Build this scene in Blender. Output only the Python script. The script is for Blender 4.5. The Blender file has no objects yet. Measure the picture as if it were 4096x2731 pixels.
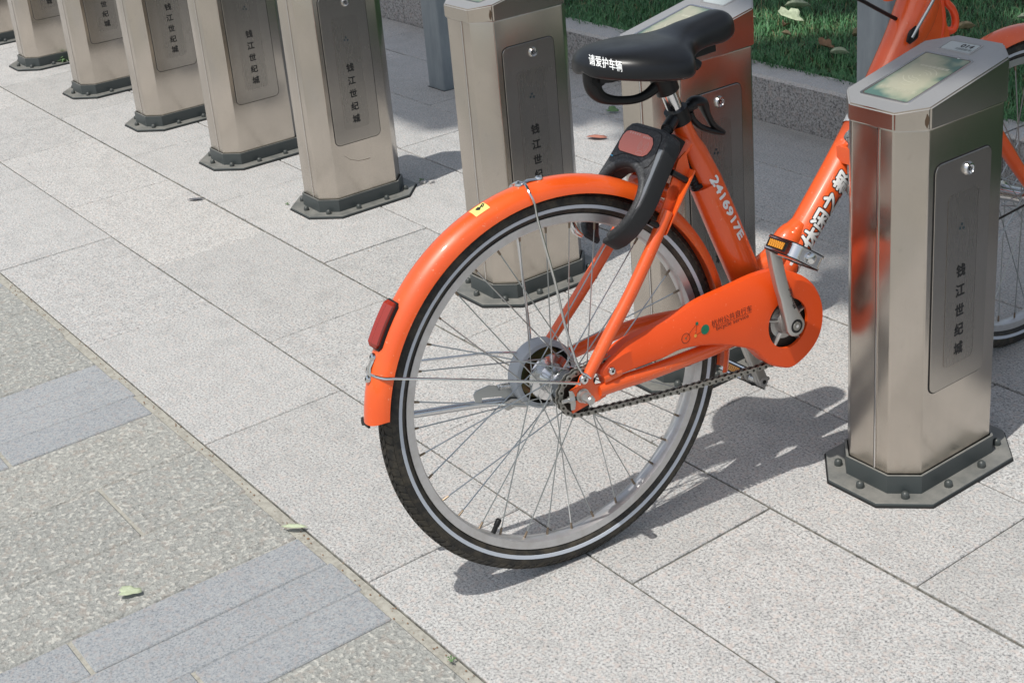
import bpy, bmesh, math, random
import numpy as np
from mathutils import Vector, Matrix, noise as mnoise
from mathutils.bvhtree import BVHTree

random.seed(7)
rng = np.random.default_rng(7)
scene = bpy.context.scene
C = scene.collection
PI = math.pi

# ------------------------------------------------------------------ camera
CAM_Z = 1.33774
right = Vector((0.59604717, 0.79876777, -0.0818402))
down = Vector((0.2538452, -0.28415057, -0.92456534))
fwd = Vector((-0.76176793, 0.53030981, -0.37213051))
cd = bpy.data.cameras.new('camera')
cam = bpy.data.objects.new('camera', cd)
C.objects.link(cam)
m = Matrix.Identity(4)
for i in range(3):
    m[i][0] = right[i]; m[i][1] = -down[i]; m[i][2] = -fwd[i]
m[2][3] = CAM_Z
cam.matrix_world = m
cd.sensor_width = 36.0
cd.lens = 5819.45 / 4096 * 36
cd.shift_y = -450.0 / 4096
cd.clip_start = 0.05
cd.clip_end = 500
scene.camera = cam

# ------------------------------------------------------------------ light
SUN = Vector((0.07, -0.405, 1.0)).normalized()
world = bpy.data.worlds.new('World')
scene.world = world
world.use_nodes = True
wn = world.node_tree
wn.nodes.clear()
sky = wn.nodes.new('ShaderNodeTexSky')
sky.sky_type = 'NISHITA'
sky.sun_disc = False
sky.sun_elevation = math.asin(SUN.z)
sky.sun_rotation = math.atan2(SUN.x, SUN.y)
sky.air_density = 1.3
sky.dust_density = 3.0
bg = wn.nodes.new('ShaderNodeBackground')
bg.inputs['Strength'].default_value = 0.135
wo = wn.nodes.new('ShaderNodeOutputWorld')
hs_ = wn.nodes.new('ShaderNodeHueSaturation'); hs_.inputs['Saturation'].default_value = 0.62
wn.links.new(sky.outputs[0], hs_.inputs['Color']); wn.links.new(hs_.outputs[0], bg.inputs[0])
wn.links.new(bg.outputs[0], wo.inputs[0])
sl = bpy.data.lights.new('sun', 'SUN')
sl.energy = 3.5
sl.angle = math.radians(0.55)
sl.color = (1.0, 0.965, 0.905)
so = bpy.data.objects.new('sun', sl)
C.objects.link(so)
so.rotation_euler = SUN.to_track_quat('Z', 'Y').to_euler()
so.location = (0, 0, 8)
scene.view_settings.view_transform = 'Standard'
scene.view_settings.look = 'None'
scene.view_settings.gamma = 1
scene.view_settings.use_curve_mapping = False
scene.view_settings.exposure = 0.0

# ------------------------------------------------------------------ materials
def mat(name, color=(0.5, 0.5, 0.5), rough=0.5, metal=0.0, **kw):
    mt = bpy.data.materials.new(name)
    mt.use_nodes = True
    b = mt.node_tree.nodes['Principled BSDF']
    b.inputs['Base Color'].default_value = (*color, 1)
    b.inputs['Roughness'].default_value = rough
    b.inputs['Metallic'].default_value = metal
    for k, v in kw.items():
        b.inputs[k.replace('_', ' ')].default_value = v
    return mt

class NT:
    """small helper for node graphs"""
    def __init__(s, mt):
        s.t = mt.node_tree; s.b = s.t.nodes['Principled BSDF']
    def n(s, typ, **kw):
        x = s.t.nodes.new(typ)
        for k, v in kw.items():
            if k in x.inputs: x.inputs[k].default_value = v
            else: setattr(x, k, v)
        return x
    def l(s, a, b): s.t.links.new(a, b)
    def pos(s, scale=(1, 1, 1), obj=False):
        mp = s.n('ShaderNodeMapping')
        mp.inputs['Scale'].default_value = scale
        if obj:
            tc = s.n('ShaderNodeTexCoord'); s.l(tc.outputs['Object'], mp.inputs[0])
        else:
            g = s.n('ShaderNodeNewGeometry'); s.l(g.outputs['Position'], mp.inputs[0])
        return mp.outputs[0]
    def noise(s, vec, scale, detail=2, rough=0.5):
        x = s.n('ShaderNodeTexNoise')
        x.inputs['Scale'].default_value = scale; x.inputs['Detail'].default_value = detail
        x.inputs['Roughness'].default_value = rough
        s.l(vec, x.inputs['Vector']); return x.outputs['Fac']
    def ramp(s, fac, stops):
        x = s.n('ShaderNodeValToRGB'); e = x.color_ramp.elements
        e[0].position, e[0].color = stops[0][0], (*stops[0][1], 1)
        e[1].position, e[1].color = stops[-1][0], (*stops[-1][1], 1)
        for p, c in stops[1:-1]:
            k = e.new(p); k.color = (*c, 1)
        s.l(fac, x.inputs[0]); return x.outputs[0]
    def mix(s, fac, a, b, mode='MIX'):
        x = s.n('ShaderNodeMix', data_type='RGBA', blend_type=mode)
        for sock, v in ((x.inputs['Factor'], fac), (x.inputs[6], a), (x.inputs[7], b)):
            if hasattr(v, 'links'): s.l(v, sock)
            elif isinstance(v, (int, float)): sock.default_value = v
            else: sock.default_value = (*v, 1)
        return x.outputs[2]
    def rand(s):
        x = s.n('ShaderNodeObjectInfo'); return x.outputs['Random']
    def bump(s, h, strength=0.3, dist=0.001):
        x = s.n('ShaderNodeBump'); x.inputs['Strength'].default_value = strength
        x.inputs['Distance'].default_value = dist
        s.l(h, x.inputs['Height']); s.l(x.outputs[0], s.b.inputs['Normal'])
    def mathn(s, op, a, b=None):
        x = s.n('ShaderNodeMath', operation=op)
        for i, v in enumerate((a, b)):
            if v is None: continue
            if hasattr(v, 'links'): s.l(v, x.inputs[i])
            else: x.inputs[i].default_value = v
        return x.outputs[0]

def g3(v): return (v, v, v)

def granite(name, light, mid, dark, grain=1.0, dirt=0.25):
    mt = mat(name, light, 0.62)
    t = NT(mt); p = t.pos()
    n1 = t.noise(p, 235 * grain, 4, 0.8)
    c = t.ramp(n1, [(0.34, dark), (0.45, mid), (0.55, light), (0.68, tuple(min(1, x * 1.18) for x in light))])
    n2 = t.noise(p, 95 * grain, 2, 0.6)
    pk = tuple(a * b for a, b in zip(light, (1.02, 0.88, 0.82)))
    c = t.mix(t.ramp(n2, [(0.52, g3(0)), (0.66, g3(0.55))]), c, pk)
    n3 = t.noise(p, 17, 5, 0.7)
    c = t.mix(t.ramp(n3, [(0.47, g3(0)), (0.78, g3(dirt))]), c, tuple(x * 0.55 for x in mid))
    r = t.rand()
    c = t.mix(1.0, c, t.ramp(r, [(0.0, (0.90, 0.90, 0.895)), (0.35, (0.97, 0.97, 0.97)), (0.7, (1.0, 1.0, 1.0)), (1.0, (1.05, 1.04, 1.03))]), 'MULTIPLY')
    t.l(c, t.b.inputs['Base Color'])
    t.bump(n1, 0.35, 0.0012)
    return mt

M = {}
M['tile'] = granite('pale_granite', (0.53, 0.53, 0.52), (0.345, 0.345, 0.34), (0.09, 0.095, 0.10), dirt=0.35)
M['kerb'] = granite('kerb_granite', (0.40, 0.395, 0.39), (0.22, 0.215, 0.212), (0.05, 0.05, 0.055), 0.62, 0.15)
M['kerb_top'] = granite('kerb_flamed', (0.56, 0.55, 0.535), (0.44, 0.43, 0.42), (0.22, 0.22, 0.22), 1.1)
M['dark_paver'] = granite('blue_grey_granite', (0.335, 0.35, 0.36), (0.265, 0.285, 0.305), (0.11, 0.125, 0.15), 1.15, 0.15)
M['rough_paver'] = granite('rough_grey_paver', (0.325, 0.33, 0.31), (0.275, 0.28, 0.265), (0.16, 0.165, 0.155), 0.6, 0.2)
t = NT(M['rough_paver'])
p = t.pos()
v = t.noise(p, 120, 2, 0.5)
fl = t.ramp(v, [(0.575, g3(0)), (0.64, g3(1))])
old = t.b.inputs['Base Color'].links[0].from_socket
t.l(t.mix(fl, old, (0.46, 0.455, 0.42)), t.b.inputs['Base Color'])
hh = t.mathn('ADD', t.noise(p, 120, 2, 0.5), t.mathn('MULTIPLY', t.noise(p, 300, 2, 0.6), 0.4))
t.bump(hh, 0.9, 0.004)

M['mortar'] = mat('mortar', (0.12, 0.115, 0.10), 0.95)
t = NT(M['mortar']); n_ = t.noise(t.pos(), 60, 4, 0.7)
t.l(t.ramp(n_, [(0.35, (0.045, 0.045, 0.04)), (0.62, (0.20, 0.195, 0.17))]), t.b.inputs['Base Color'])
M['mortar_pale'] = mat('mortar_pale', (0.33, 0.32, 0.285), 0.95)
t = NT(M['mortar_pale']); n_ = t.noise(t.pos(), 90, 4, 0.7)
t.l(t.ramp(n_, [(0.3, (0.24, 0.23, 0.20)), (0.6, (0.39, 0.38, 0.335))]), t.b.inputs['Base Color']); t.bump(n_, 0.5, 0.003)
M['ground'] = mat('outer_ground', (0.33, 0.32, 0.30), 0.9)
t = NT(M['ground']); n_ = t.noise(t.pos(), 3, 6, 0.7)
t.l(t.ramp(n_, [(0.3, (0.26, 0.26, 0.25)), (0.7, (0.40, 0.39, 0.37))]), t.b.inputs['Base Color'])
M['soil'] = mat('soil', (0.035, 0.04, 0.018), 1.0)
t = NT(M['soil']); n_ = t.noise(t.pos(), 30, 5, 0.7)
t.l(t.ramp(n_, [(0.35, (0.015, 0.022, 0.008)), (0.7, (0.06, 0.065, 0.025))]), t.b.inputs['Base Color'])

def steel(name, col, rough, scratch=0.0, blotch=0.12, stretch=(300, 300, 4), metal=1.0):
    mt = mat(name, col, rough, metal)
    t = NT(mt); p = t.pos()
    st = t.noise(t.pos(stretch), 1.0, 3, 0.6)
    bl = t.noise(p, 9, 4, 0.65)
    rr = t.mathn('ADD', t.mathn('MULTIPLY', bl, blotch), t.mathn('ADD', t.mathn('MULTIPLY', st, 0.05), rough - blotch * 0.5 - 0.025))
    t.l(rr, t.b.inputs['Roughness'])
    c = t.mix(t.ramp(bl, [(0.35, g3(0)), (0.75, g3(0.5))]), col, tuple(x * 0.80 for x in col))
    c = t.mix(t.ramp(st, [(0.35, g3(0)), (0.65, g3(0.25))]), c, tuple(x * 0.90 for x in col))
    sm = t.noise(p, 26, 5, 0.8)
    c = t.mix(t.ramp(sm, [(0.56, g3(0)), (0.72, g3(0.10))]), c, tuple(x * 0.7 for x in col))
    dust = t.noise(p, 75, 3, 0.7)
    c = t.mix(t.ramp(dust, [(0.62, g3(0)), (0.72, g3(0.25))]), c, (0.32, 0.29, 0.25))
    t.l(c, t.b.inputs['Base Color'])
    if scratch:
        sc = t.noise(t.pos((60, 900, 60)), 1.0, 2, 0.5)
        t.bump(sc, scratch, 0.0002)
    else:
        t.bump(st, 0.03, 0.0001)
    return mt

M['steel'] = steel('brushed_steel', (0.575, 0.525, 0.465), 0.235, 0, 0.08)
M['steel_lid'] = steel('scratched_steel', (0.52, 0.52, 0.52), 0.50, 0.25, metal=0.72)
M['steel_door'] = steel('brushed_steel_door', (0.48, 0.445, 0.40), 0.25, 0, 0.10)
M['film'] = steel('door_film', (0.43, 0.40, 0.36), 0.27, 0, 0.08)
M['gap'] = mat('dark_gap', (0.012, 0.012, 0.012), 0.8)
M['edge'] = mat('bright_edge', (0.72, 0.70, 0.68), 0.22, 1.0)
M['stain'] = mat('brown_stain', (0.10, 0.065, 0.04), 0.6, 0.4)
M['chrome'] = mat('chrome', (0.72, 0.72, 0.72), 0.16, 1.0)
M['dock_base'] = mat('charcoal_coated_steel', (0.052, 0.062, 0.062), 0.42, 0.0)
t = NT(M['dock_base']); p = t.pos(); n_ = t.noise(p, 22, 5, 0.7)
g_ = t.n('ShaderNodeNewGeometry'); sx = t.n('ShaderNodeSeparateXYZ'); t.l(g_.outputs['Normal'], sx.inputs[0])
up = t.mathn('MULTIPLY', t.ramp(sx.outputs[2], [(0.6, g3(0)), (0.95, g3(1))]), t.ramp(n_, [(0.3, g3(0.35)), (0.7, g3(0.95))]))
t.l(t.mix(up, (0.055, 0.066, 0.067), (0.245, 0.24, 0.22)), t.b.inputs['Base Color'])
M['bolt_dark'] = mat('charcoal_bolt', (0.055, 0.062, 0.06), 0.4)
M['ink'] = mat('black_ink', (0.012, 0.012, 0.012), 0.5)
M['ink_blue'] = mat('faded_blue_ink', (0.035, 0.06, 0.07), 0.5)
M['housing'] = mat('grey_sparkle_plastic', (0.20, 0.225, 0.23), 0.42, 0.25)
t = NT(M['housing']); n_ = t.noise(t.pos(), 420, 1, 0.5)
t.l(t.ramp(n_, [(0.60, (0.19, 0.215, 0.22)), (0.70, (0.62, 0.68, 0.68))]), t.b.inputs['Base Color'])
t.l(t.ramp(n_, [(0.60, g3(0.45)), (0.70, g3(0.2))]), t.b.inputs['Roughness'])
M['bare'] = mat('worn_bare_lip', (0.55, 0.42, 0.37), 0.45, 0.3)
M['screen'] = mat('screen_panel', (0.35, 0.37, 0.27), 0.28)
t = NT(M['screen']); p = t.pos(obj=True)
g_ = t.noise(p, 14, 3, 0.55)
tc = t.n('ShaderNodeTexCoord'); sx = t.n('ShaderNodeSeparateXYZ'); t.l(tc.outputs['Generated'], sx.inputs[0])
ex = t.mathn('ABSOLUTE', t.mathn('SUBTRACT', sx.outputs[0], 0.5)); ey = t.mathn('ABSOLUTE', t.mathn('SUBTRACT', sx.outputs[1], 0.5))
ed = t.mathn('MAXIMUM', ex, ey)
f_ = t.mathn('ADD', ed, t.mathn('MULTIPLY', t.mathn('SUBTRACT', g_, 0.5), 1.1))
t.l(t.ramp(f_, [(0.30, (0.37, 0.365, 0.27)), (0.42, (0.27, 0.30, 0.215)), (0.55, (0.075, 0.15, 0.125))]), t.b.inputs['Base Color'])
t.b.inputs['Coat Weight'].default_value = 0.35; t.b.inputs['Coat Roughness'].default_value = 0.12
M['screen_print'] = mat('pale_screen_print', (0.46, 0.46, 0.36), 0.35)
M['white_print'] = mat('white_print', (0.78, 0.80, 0.80), 0.45)
M['grey_print'] = mat('grey_print', (0.13, 0.15, 0.15), 0.5)
M['pale_plate'] = mat('pale_plate', (0.42, 0.465, 0.47), 0.4)

M['orange'] = mat('orange_paint', (0.80, 0.10, 0.008), 0.42, Coat_Weight=0.75, Coat_Roughness=0.05)
t = NT(M['orange']); n_ = t.noise(t.pos(), 12, 4, 0.6); n2 = t.noise(t.pos(), 170, 3, 0.7)
c = t.ramp(n_, [(0.3, (0.76, 0.086, 0.006)), (0.7, (0.84, 0.112, 0.010))])
c = t.mix(t.ramp(n2, [(0.655, g3(0)), (0.70, g3(0.35))]), c, (0.8, 0.45, 0.3))
t.l(c, t.b.inputs['Base Color'])
t.l(t.ramp(n_, [(0.3, g3(0.40)), (0.7, g3(0.5))]), t.b.inputs['Roughness'])
M['orange_flat'] = mat('orange_plastic', (0.75, 0.075, 0.005), 0.50, Coat_Weight=0.1)
t = NT(M['orange_flat']); n2 = t.noise(t.pos(), 150, 3, 0.75)
t.l(t.mix(t.ramp(n2, [(0.67, g3(0)), (0.71, g3(0.3))]), (0.75, 0.075, 0.005), (0.85, 0.40, 0.25)), t.b.inputs['Base Color'])
M['hose'] = mat('orange_rubber_hose', (0.85, 0.085, 0.022), 0.33)
M['yellow_ink'] = mat('yellow_orange_ink', (0.86, 0.30, 0.05), 0.4)
M['green_ink'] = mat('green_ink', (0.0, 0.17, 0.09), 0.5)
M['dark_ink'] = mat('maroon_ink', (0.10, 0.016, 0.008), 0.5)
M['orange_ink'] = mat('light_orange_ink', (0.85, 0.42, 0.07), 0.5)
M['rubber'] = mat('tyre_rubber', (0.018, 0.017, 0.014), 0.62)
t = NT(M['rubber']); n_ = t.noise(t.pos(), 40, 5, 0.75)
t.l(t.ramp(n_, [(0.42, (0.014, 0.0135, 0.012)), (0.72, (0.075, 0.062, 0.042))]), t.b.inputs['Base Color'])
M['reflect_ring'] = mat('reflective_sidewall_ring', (0.50, 0.54, 0.60), 0.4)
M['alu'] = mat('rim_aluminium', (0.56, 0.56, 0.565), 0.40, 0.75)
t = NT(M['alu']); n_ = t.noise(t.pos(), 30, 4, 0.7)
t.l(t.ramp(n_, [(0.35, (0.60, 0.60, 0.605)), (0.75, (0.48, 0.47, 0.455))]), t.b.inputs['Base Color'])
M['alu_dull'] = mat('cast_aluminium', (0.50, 0.495, 0.475), 0.36, 0.8)
M['spoke'] = mat('spoke_steel', (0.42, 0.44, 0.44), 0.33, 0.95)
M['nipple'] = mat('tarnished_nipple', (0.24, 0.19, 0.14), 0.45, 0.8)
M['grey_paint'] = mat('grey_drum_paint', (0.40, 0.43, 0.47), 0.30)
M['bronze'] = mat('bronzed_plate', (0.17, 0.13, 0.07), 0.38, 0.85)
t = NT(M['bronze']); n_ = t.noise(t.pos(), 26, 3, 0.6)
t.l(t.ramp(n_, [(0.35, (0.16, 0.12, 0.05)), (0.5, (0.14, 0.15, 0.07)), (0.65, (0.22, 0.10, 0.06))]), t.b.inputs['Base Color'])
M['chain'] = mat('grimy_chain_steel', (0.30, 0.29, 0.26), 0.42, 0.6)
M['chain_dark'] = mat('oily_chain', (0.035, 0.033, 0.028), 0.5, 0.6)
M['black_plastic'] = mat('black_plastic', (0.010, 0.0105, 0.011), 0.40, Specular_IOR_Level=0.3)
M['saddle'] = mat('black_saddle_vinyl', (0.009, 0.010, 0.012), 0.36, Specular_IOR_Level=0.38)
t = NT(M['saddle']); n_ = t.noise(t.pos(), 700, 2, 0.5); t.bump(n_, 0.10, 0.0004)
n3 = t.noise(t.pos(), 16, 4, 0.6); t.l(t.ramp(n3, [(0.3, g3(0.31)), (0.7, g3(0.43))]), t.b.inputs['Roughness'])
M['lock'] = mat('dusty_black_plastic', (0.020, 0.021, 0.023), 0.5, Specular_IOR_Level=0.3)
t = NT(M['lock']); p = t.pos(); n_ = t.noise(p, 240, 4, 0.75)
g_ = t.n('ShaderNodeNewGeometry'); sx = t.n('ShaderNodeSeparateXYZ'); t.l(g_.outputs['Normal'], sx.inputs[0])
up = t.mathn('MULTIPLY', t.ramp(sx.outputs[2], [(0.2, g3(0)), (0.8, g3(1))]), t.ramp(n_, [(0.50, g3(0.14)), (0.72, g3(0.8))]))
t.l(t.mix(up, (0.022, 0.023, 0.025), (0.17, 0.175, 0.18)), t.b.inputs['Base Color'])
M['lock_strip'] = mat('silver_grey_strip', (0.23, 0.245, 0.26), 0.35, 0.4)
M['sticker_red'] = mat('salmon_sticker', (0.72, 0.20, 0.14), 0.35, Coat_Weight=0.5)
M['sticker_line'] = mat('pale_pink_print', (0.74, 0.42, 0.36), 0.4)
M['blue'] = mat('blue_paint_mark', (0.06, 0.36, 0.62), 0.5)
M['amber'] = mat('amber_reflector', (0.62, 0.26, 0.03), 0.25)
t = NT(M['amber']); ch = t.n('ShaderNodeTexChecker'); ch.inputs['Scale'].default_value = 420; t.l(t.pos(obj=True), ch.inputs['Vector'])
ch.inputs['Color1'].default_value = (0.72, 0.33, 0.05, 1); ch.inputs['Color2'].default_value = (0.36, 0.13, 0.012, 1)
t.l(ch.outputs[0], t.b.inputs['Base Color'])
M['red_reflector'] = mat('red_reflector', (0.30, 0.028, 0.016), 0.14, Coat_Weight=0.6, Coat_Roughness=0.05)
M['yellow_sticker'] = mat('yellow_sticker', (0.84, 0.76, 0.22), 0.4)
M['post'] = mat('blue_grey_paint', (0.165, 0.205, 0.235), 0.42)
t = NT(M['post']); n_ = t.noise(t.pos((1, 1, 0.25)), 20, 5, 0.65)
t.l(t.ramp(n_, [(0.35, (0.20, 0.235, 0.26)), (0.7, (0.29, 0.33, 0.355))]), t.b.inputs['Base Color'])
M['grass'] = mat('grass_blade', (0.045, 0.11, 0.025), 0.55)
t = NT(M['grass']); t.b.inputs['Subsurface Weight'].default_value = 0
n_ = t.noise(t.pos(), 7, 4, 0.7); n2 = t.noise(t.pos(), 90, 2, 0.5)
c = t.ramp(n_, [(0.35, (0.03, 0.13, 0.045)), (0.65, (0.10, 0.27, 0.10))])
c = t.mix(t.ramp(n2, [(0.55, g3(0)), (0.75, g3(0.55))]), c, (0.30, 0.42, 0.22))
t.l(c, t.b.inputs['Base Color'])
M['thatch'] = mat('dry_grass', (0.26, 0.22, 0.11), 0.8)
M['leaf'] = mat('tree_leaf', (0.05, 0.11, 0.025), 0.5)
M['bark'] = mat('plane_bark', (0.17, 0.16, 0.12), 0.85)
t = NT(M['bark']); n_ = t.noise(t.pos(), 9, 4, 0.7)
t.l(t.ramp(n_, [(0.4, (0.11, 0.10, 0.075)), (0.6, (0.30, 0.29, 0.22))]), t.b.inputs['Base Color'])
def leafmat(nm, c):
    x = mat(nm, c, 0.6); t = NT(x); n_ = t.noise(t.pos(), 60, 4, 0.7)
    t.l(t.ramp(n_, [(0.3, tuple(v * 0.7 for v in c)), (0.7, tuple(min(1, v * 1.2) for v in c))]), t.b.inputs['Base Color']); return x
M['leaf_pale'] = leafmat('pale_green_dead_leaf', (0.42, 0.48, 0.33))
M['leaf_brown'] = leafmat('brown_dead_leaf', (0.24, 0.14, 0.075))
M['leaf_tan'] = leafmat('tan_dead_leaf', (0.42, 0.33, 0.19))
M['leaf_red'] = leafmat('reddish_dead_leaf', (0.42, 0.17, 0.12))
M['leaf_green'] = leafmat('fresh_green_leaf', (0.12, 0.22, 0.09))
M['leaf_grey'] = leafmat('grey_scrap', (0.10, 0.105, 0.12))

# ------------------------------------------------------------------ object helpers
def empty(name, mtx=None, parent=None):
    o = bpy.data.objects.new(name, None); C.objects.link(o); o.empty_display_size = 0.05
    if parent: o.parent = parent
    if mtx is not None: o.matrix_local = mtx
    return o

def tag(o, label=None, cat=None, group=None, kind=None):
    if label: o['label'] = label
    if cat: o['category'] = cat
    if group: o['group'] = group
    if kind: o['kind'] = kind
    return o

def obj(name, data, material=None, parent=None, smooth=False, mtx=None):
    """data: Mesh, BMesh or (verts, faces)"""
    if isinstance(data, bmesh.types.BMesh):
        me = bpy.data.meshes.new(name); data.to_mesh(me); data.free()
    elif isinstance(data, tuple):
        me = bpy.data.meshes.new(name); me.from_pydata([tuple(v) for v in data[0]], [], data[1]); me.update()
    else:
        me = data
    o = bpy.data.objects.new(name, me)
    C.objects.link(o)
    if material is not None:
        if me.materials: me.materials[0] = material
        else: me.materials.append(material)
    if smooth:
        me.polygons.foreach_set('use_smooth', [True] * len(me.polygons))
        if smooth != 'all':
            me.set_sharp_from_angle(angle=math.radians(38))
    if parent: o.parent = parent
    if mtx is not None: o.matrix_local = mtx
    return o

def join(*parts):
    V = []; F = []
    for v, f in parts:
        b = len(V); V += [tuple(x) for x in v]; F += [tuple(i + b for i in q) for q in f]
    return V, F

def xf(vf, mtx):
    return [tuple(mtx @ Vector(v)) for v in vf[0]], vf[1]

def box(x0, x1, y0, y1, z0, z1):
    V = [(x0, y0, z0), (x1, y0, z0), (x1, y1, z0), (x0, y1, z0), (x0, y0, z1), (x1, y0, z1), (x1, y1, z1), (x0, y1, z1)]
    return V, [(0, 3, 2, 1), (4, 5, 6, 7), (0, 1, 5, 4), (1, 2, 6, 5), (2, 3, 7, 6), (3, 0, 4, 7)]

def bevel(vf, w, seg=2, ang=30):
    bm = bmesh.new(); me = bpy.data.meshes.new('tmp'); me.from_pydata(vf[0], [], vf[1]); bm.from_mesh(me); bpy.data.meshes.remove(me)
    bmesh.ops.recalc_face_normals(bm, faces=bm.faces)
    ed = [e for e in bm.edges if len(e.link_faces) == 2 and e.calc_face_angle(0) > math.radians(ang)]
    bmesh.ops.bevel(bm, geom=ed, offset=w, segments=seg, affect='EDGES', profile=0.5)
    return bm

def prism(poly, h0, h1, axis='z', fn=None):
    """extrude polygon [(a,b)] between h0 and h1; fn maps (a,b,h) to 3D"""
    fn = fn or (lambda a, b, h: (a, b, h))
    n = len(poly)
    V = [fn(a, b, h0) for a, b in poly] + [fn(a, b, h1) for a, b in poly]
    F = [tuple(range(n - 1, -1, -1)), tuple(range(n, 2 * n))]
    F += [(i, (i + 1) % n, n + (i + 1) % n, n + i) for i in range(n)]
    return V, F

def rrect(x0, x1, y0, y1, r, n=5):
    P = []
    for cx, cy, a0 in ((x1 - r, y1 - r, 0), (x0 + r, y1 - r, 90), (x0 + r, y0 + r, 180), (x1 - r, y0 + r, 270)):
        for i in range(n + 1):
            a = math.radians(a0 + 90 * i / n); P.append((cx + r * math.cos(a), cy + r * math.sin(a)))
    return P

def octa(hx, hy, c, cx=0, cy=0):
    P = [(hx, -hy + c), (hx, hy - c), (hx - c, hy), (-hx + c, hy), (-hx, hy - c), (-hx, -hy + c), (-hx + c, -hy), (hx - c, -hy)]
    return [(x + cx, y + cy) for x, y in P]

def smooth_path(P, sub=6):
    """Catmull-Rom through points given as tuples of any length"""
    P = [np.array(p, float) for p in P]
    if len(P) < 3: return P
    out = []
    Q = [2 * P[0] - P[1]] + P + [2 * P[-1] - P[-2]]
    for i in range(1, len(Q) - 2):
        for k in range(sub):
            u = k / sub
            out.append(0.5 * ((2 * Q[i]) + (-Q[i - 1] + Q[i + 1]) * u + (2 * Q[i - 1] - 5 * Q[i] + 4 * Q[i + 1] - Q[i + 2]) * u * u + (-Q[i - 1] + 3 * Q[i] - 3 * Q[i + 1] + Q[i + 2]) * u ** 3))
    out.append(P[-1])
    return out

def tube(P, r, seg=12, flat=None, sub=0, closed=False, up=(0, 0, 1)):
    """tube along 3D points; r number or list; flat=(k_side,k_up) squashes the section"""
    P = [Vector(p) for p in P]
    R = [r] * len(P) if not hasattr(r, '__len__') else list(r)
    if sub:
        q = smooth_path([(*p, rr) for p, rr in zip(P, R)], sub)
        P = [Vector(x[:3]) for x in q]; R = [float(x[3]) for x in q]
    n = len(P); V = []; F = []
    ks, ku = flat or (1, 1)
    pn = None
    for i in range(n):
        if closed: tg = (P[(i + 1) % n] - P[i - 1])
        else: tg = P[min(i + 1, n - 1)] - P[max(i - 1, 0)]
        tg.normalize()
        if pn is None:
            u = Vector(up)
            if abs(u.dot(tg)) > 0.95: u = Vector((0, 1, 0))
            pn = (u - tg * u.dot(tg)).normalized()
        else:
            pn = (pn - tg * pn.dot(tg)).normalized()
        s = tg.cross(pn)
        for k in range(seg):
            a = 2 * PI * k / seg
            V.append(P[i] + s * (R[i] * ks * math.cos(a)) + pn * (R[i] * ku * math.sin(a)))
    m_ = n if closed else n - 1
    for i in range(m_):
        for k in range(seg):
            a = i * seg + k; b = i * seg + (k + 1) % seg; c = ((i + 1) % n) * seg + (k + 1) % seg; d = ((i + 1) % n) * seg + k
            F.append((a, b, c, d))
    if not closed:
        F.append(tuple(range(seg - 1, -1, -1))); F.append(tuple(range((n - 1) * seg, n * seg)))
    return [tuple(v) for v in V], F

def lathe(prof, seg=48, a0=0.0, a1=2 * PI, closed_prof=False, wob=None):
    """prof: [(r, s)] revolved about the s axis. returns verts in (a, s, b): a=r cos, b=r sin"""
    full = abs(a1 - a0 - 2 * PI) < 1e-6
    n = seg if full else seg + 1; m_ = len(prof); V = []; F = []
    for i in range(n):
        a = a0 + (a1 - a0) * i / seg
        for r, s in prof: V.append((r * math.cos(a), s, r * math.sin(a)))
    for i in range(seg):
        j = (i + 1) % n
        for k in range(m_ if closed_prof else m_ - 1):
            k2 = (k + 1) % m_
            F.append((i * m_ + k, i * m_ + k2, j * m_ + k2, j * m_ + k))
    if closed_prof and not full:
        F.append(tuple(range(m_))); F.append(tuple((n - 1) * m_ + k for k in range(m_ - 1, -1, -1)))
    return V, F

def cyl(p0, p1, r0, r1=None, seg=16):
    return tube([p0, p1], [r0, r0 if r1 is None else r1], seg)

def fix(vf):
    """recalculate normals outward"""
    bm = bmesh.new(); me = bpy.data.meshes.new('tmp'); me.from_pydata(vf[0], [], vf[1]); bm.from_mesh(me); bpy.data.meshes.remove(me)
    bmesh.ops.remove_doubles(bm, verts=bm.verts, dist=1e-6)
    bmesh.ops.recalc_face_normals(bm, faces=bm.faces)
    return bm

_txt = {}
def text_vf(body, bold=0.0, shear=0.0):
    """flat lettering, height 1, centred; returns verts [(x,y)] and faces"""
    key = (body, bold, shear)
    if key in _txt: return _txt[key]
    c = bpy.data.curves.new('lettering', 'FONT'); c.body = body; c.size = 1; c.offset = bold; c.shear = shear
    c.resolution_u = 3
    o = bpy.data.objects.new('lettering', c); C.objects.link(o)
    bpy.context.view_layer.update()
    me = bpy.data.meshes.new_from_object(o.evaluated_get(bpy.context.evaluated_depsgraph_get()))
    bpy.data.objects.remove(o); bpy.data.curves.remove(c)
    V = [(v.co.x, v.co.y) for v in me.vertices]; F = [tuple(p.vertices) for p in me.polygons]
    bpy.data.meshes.remove(me)
    if V:
        cx = (min(v[0] for v in V) + max(v[0] for v in V)) / 2; cy = (min(v[1] for v in V) + max(v[1] for v in V)) / 2
        V = [(x - cx, y - cy) for x, y in V]
    _txt[key] = (V, F)
    return V, F

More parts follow.
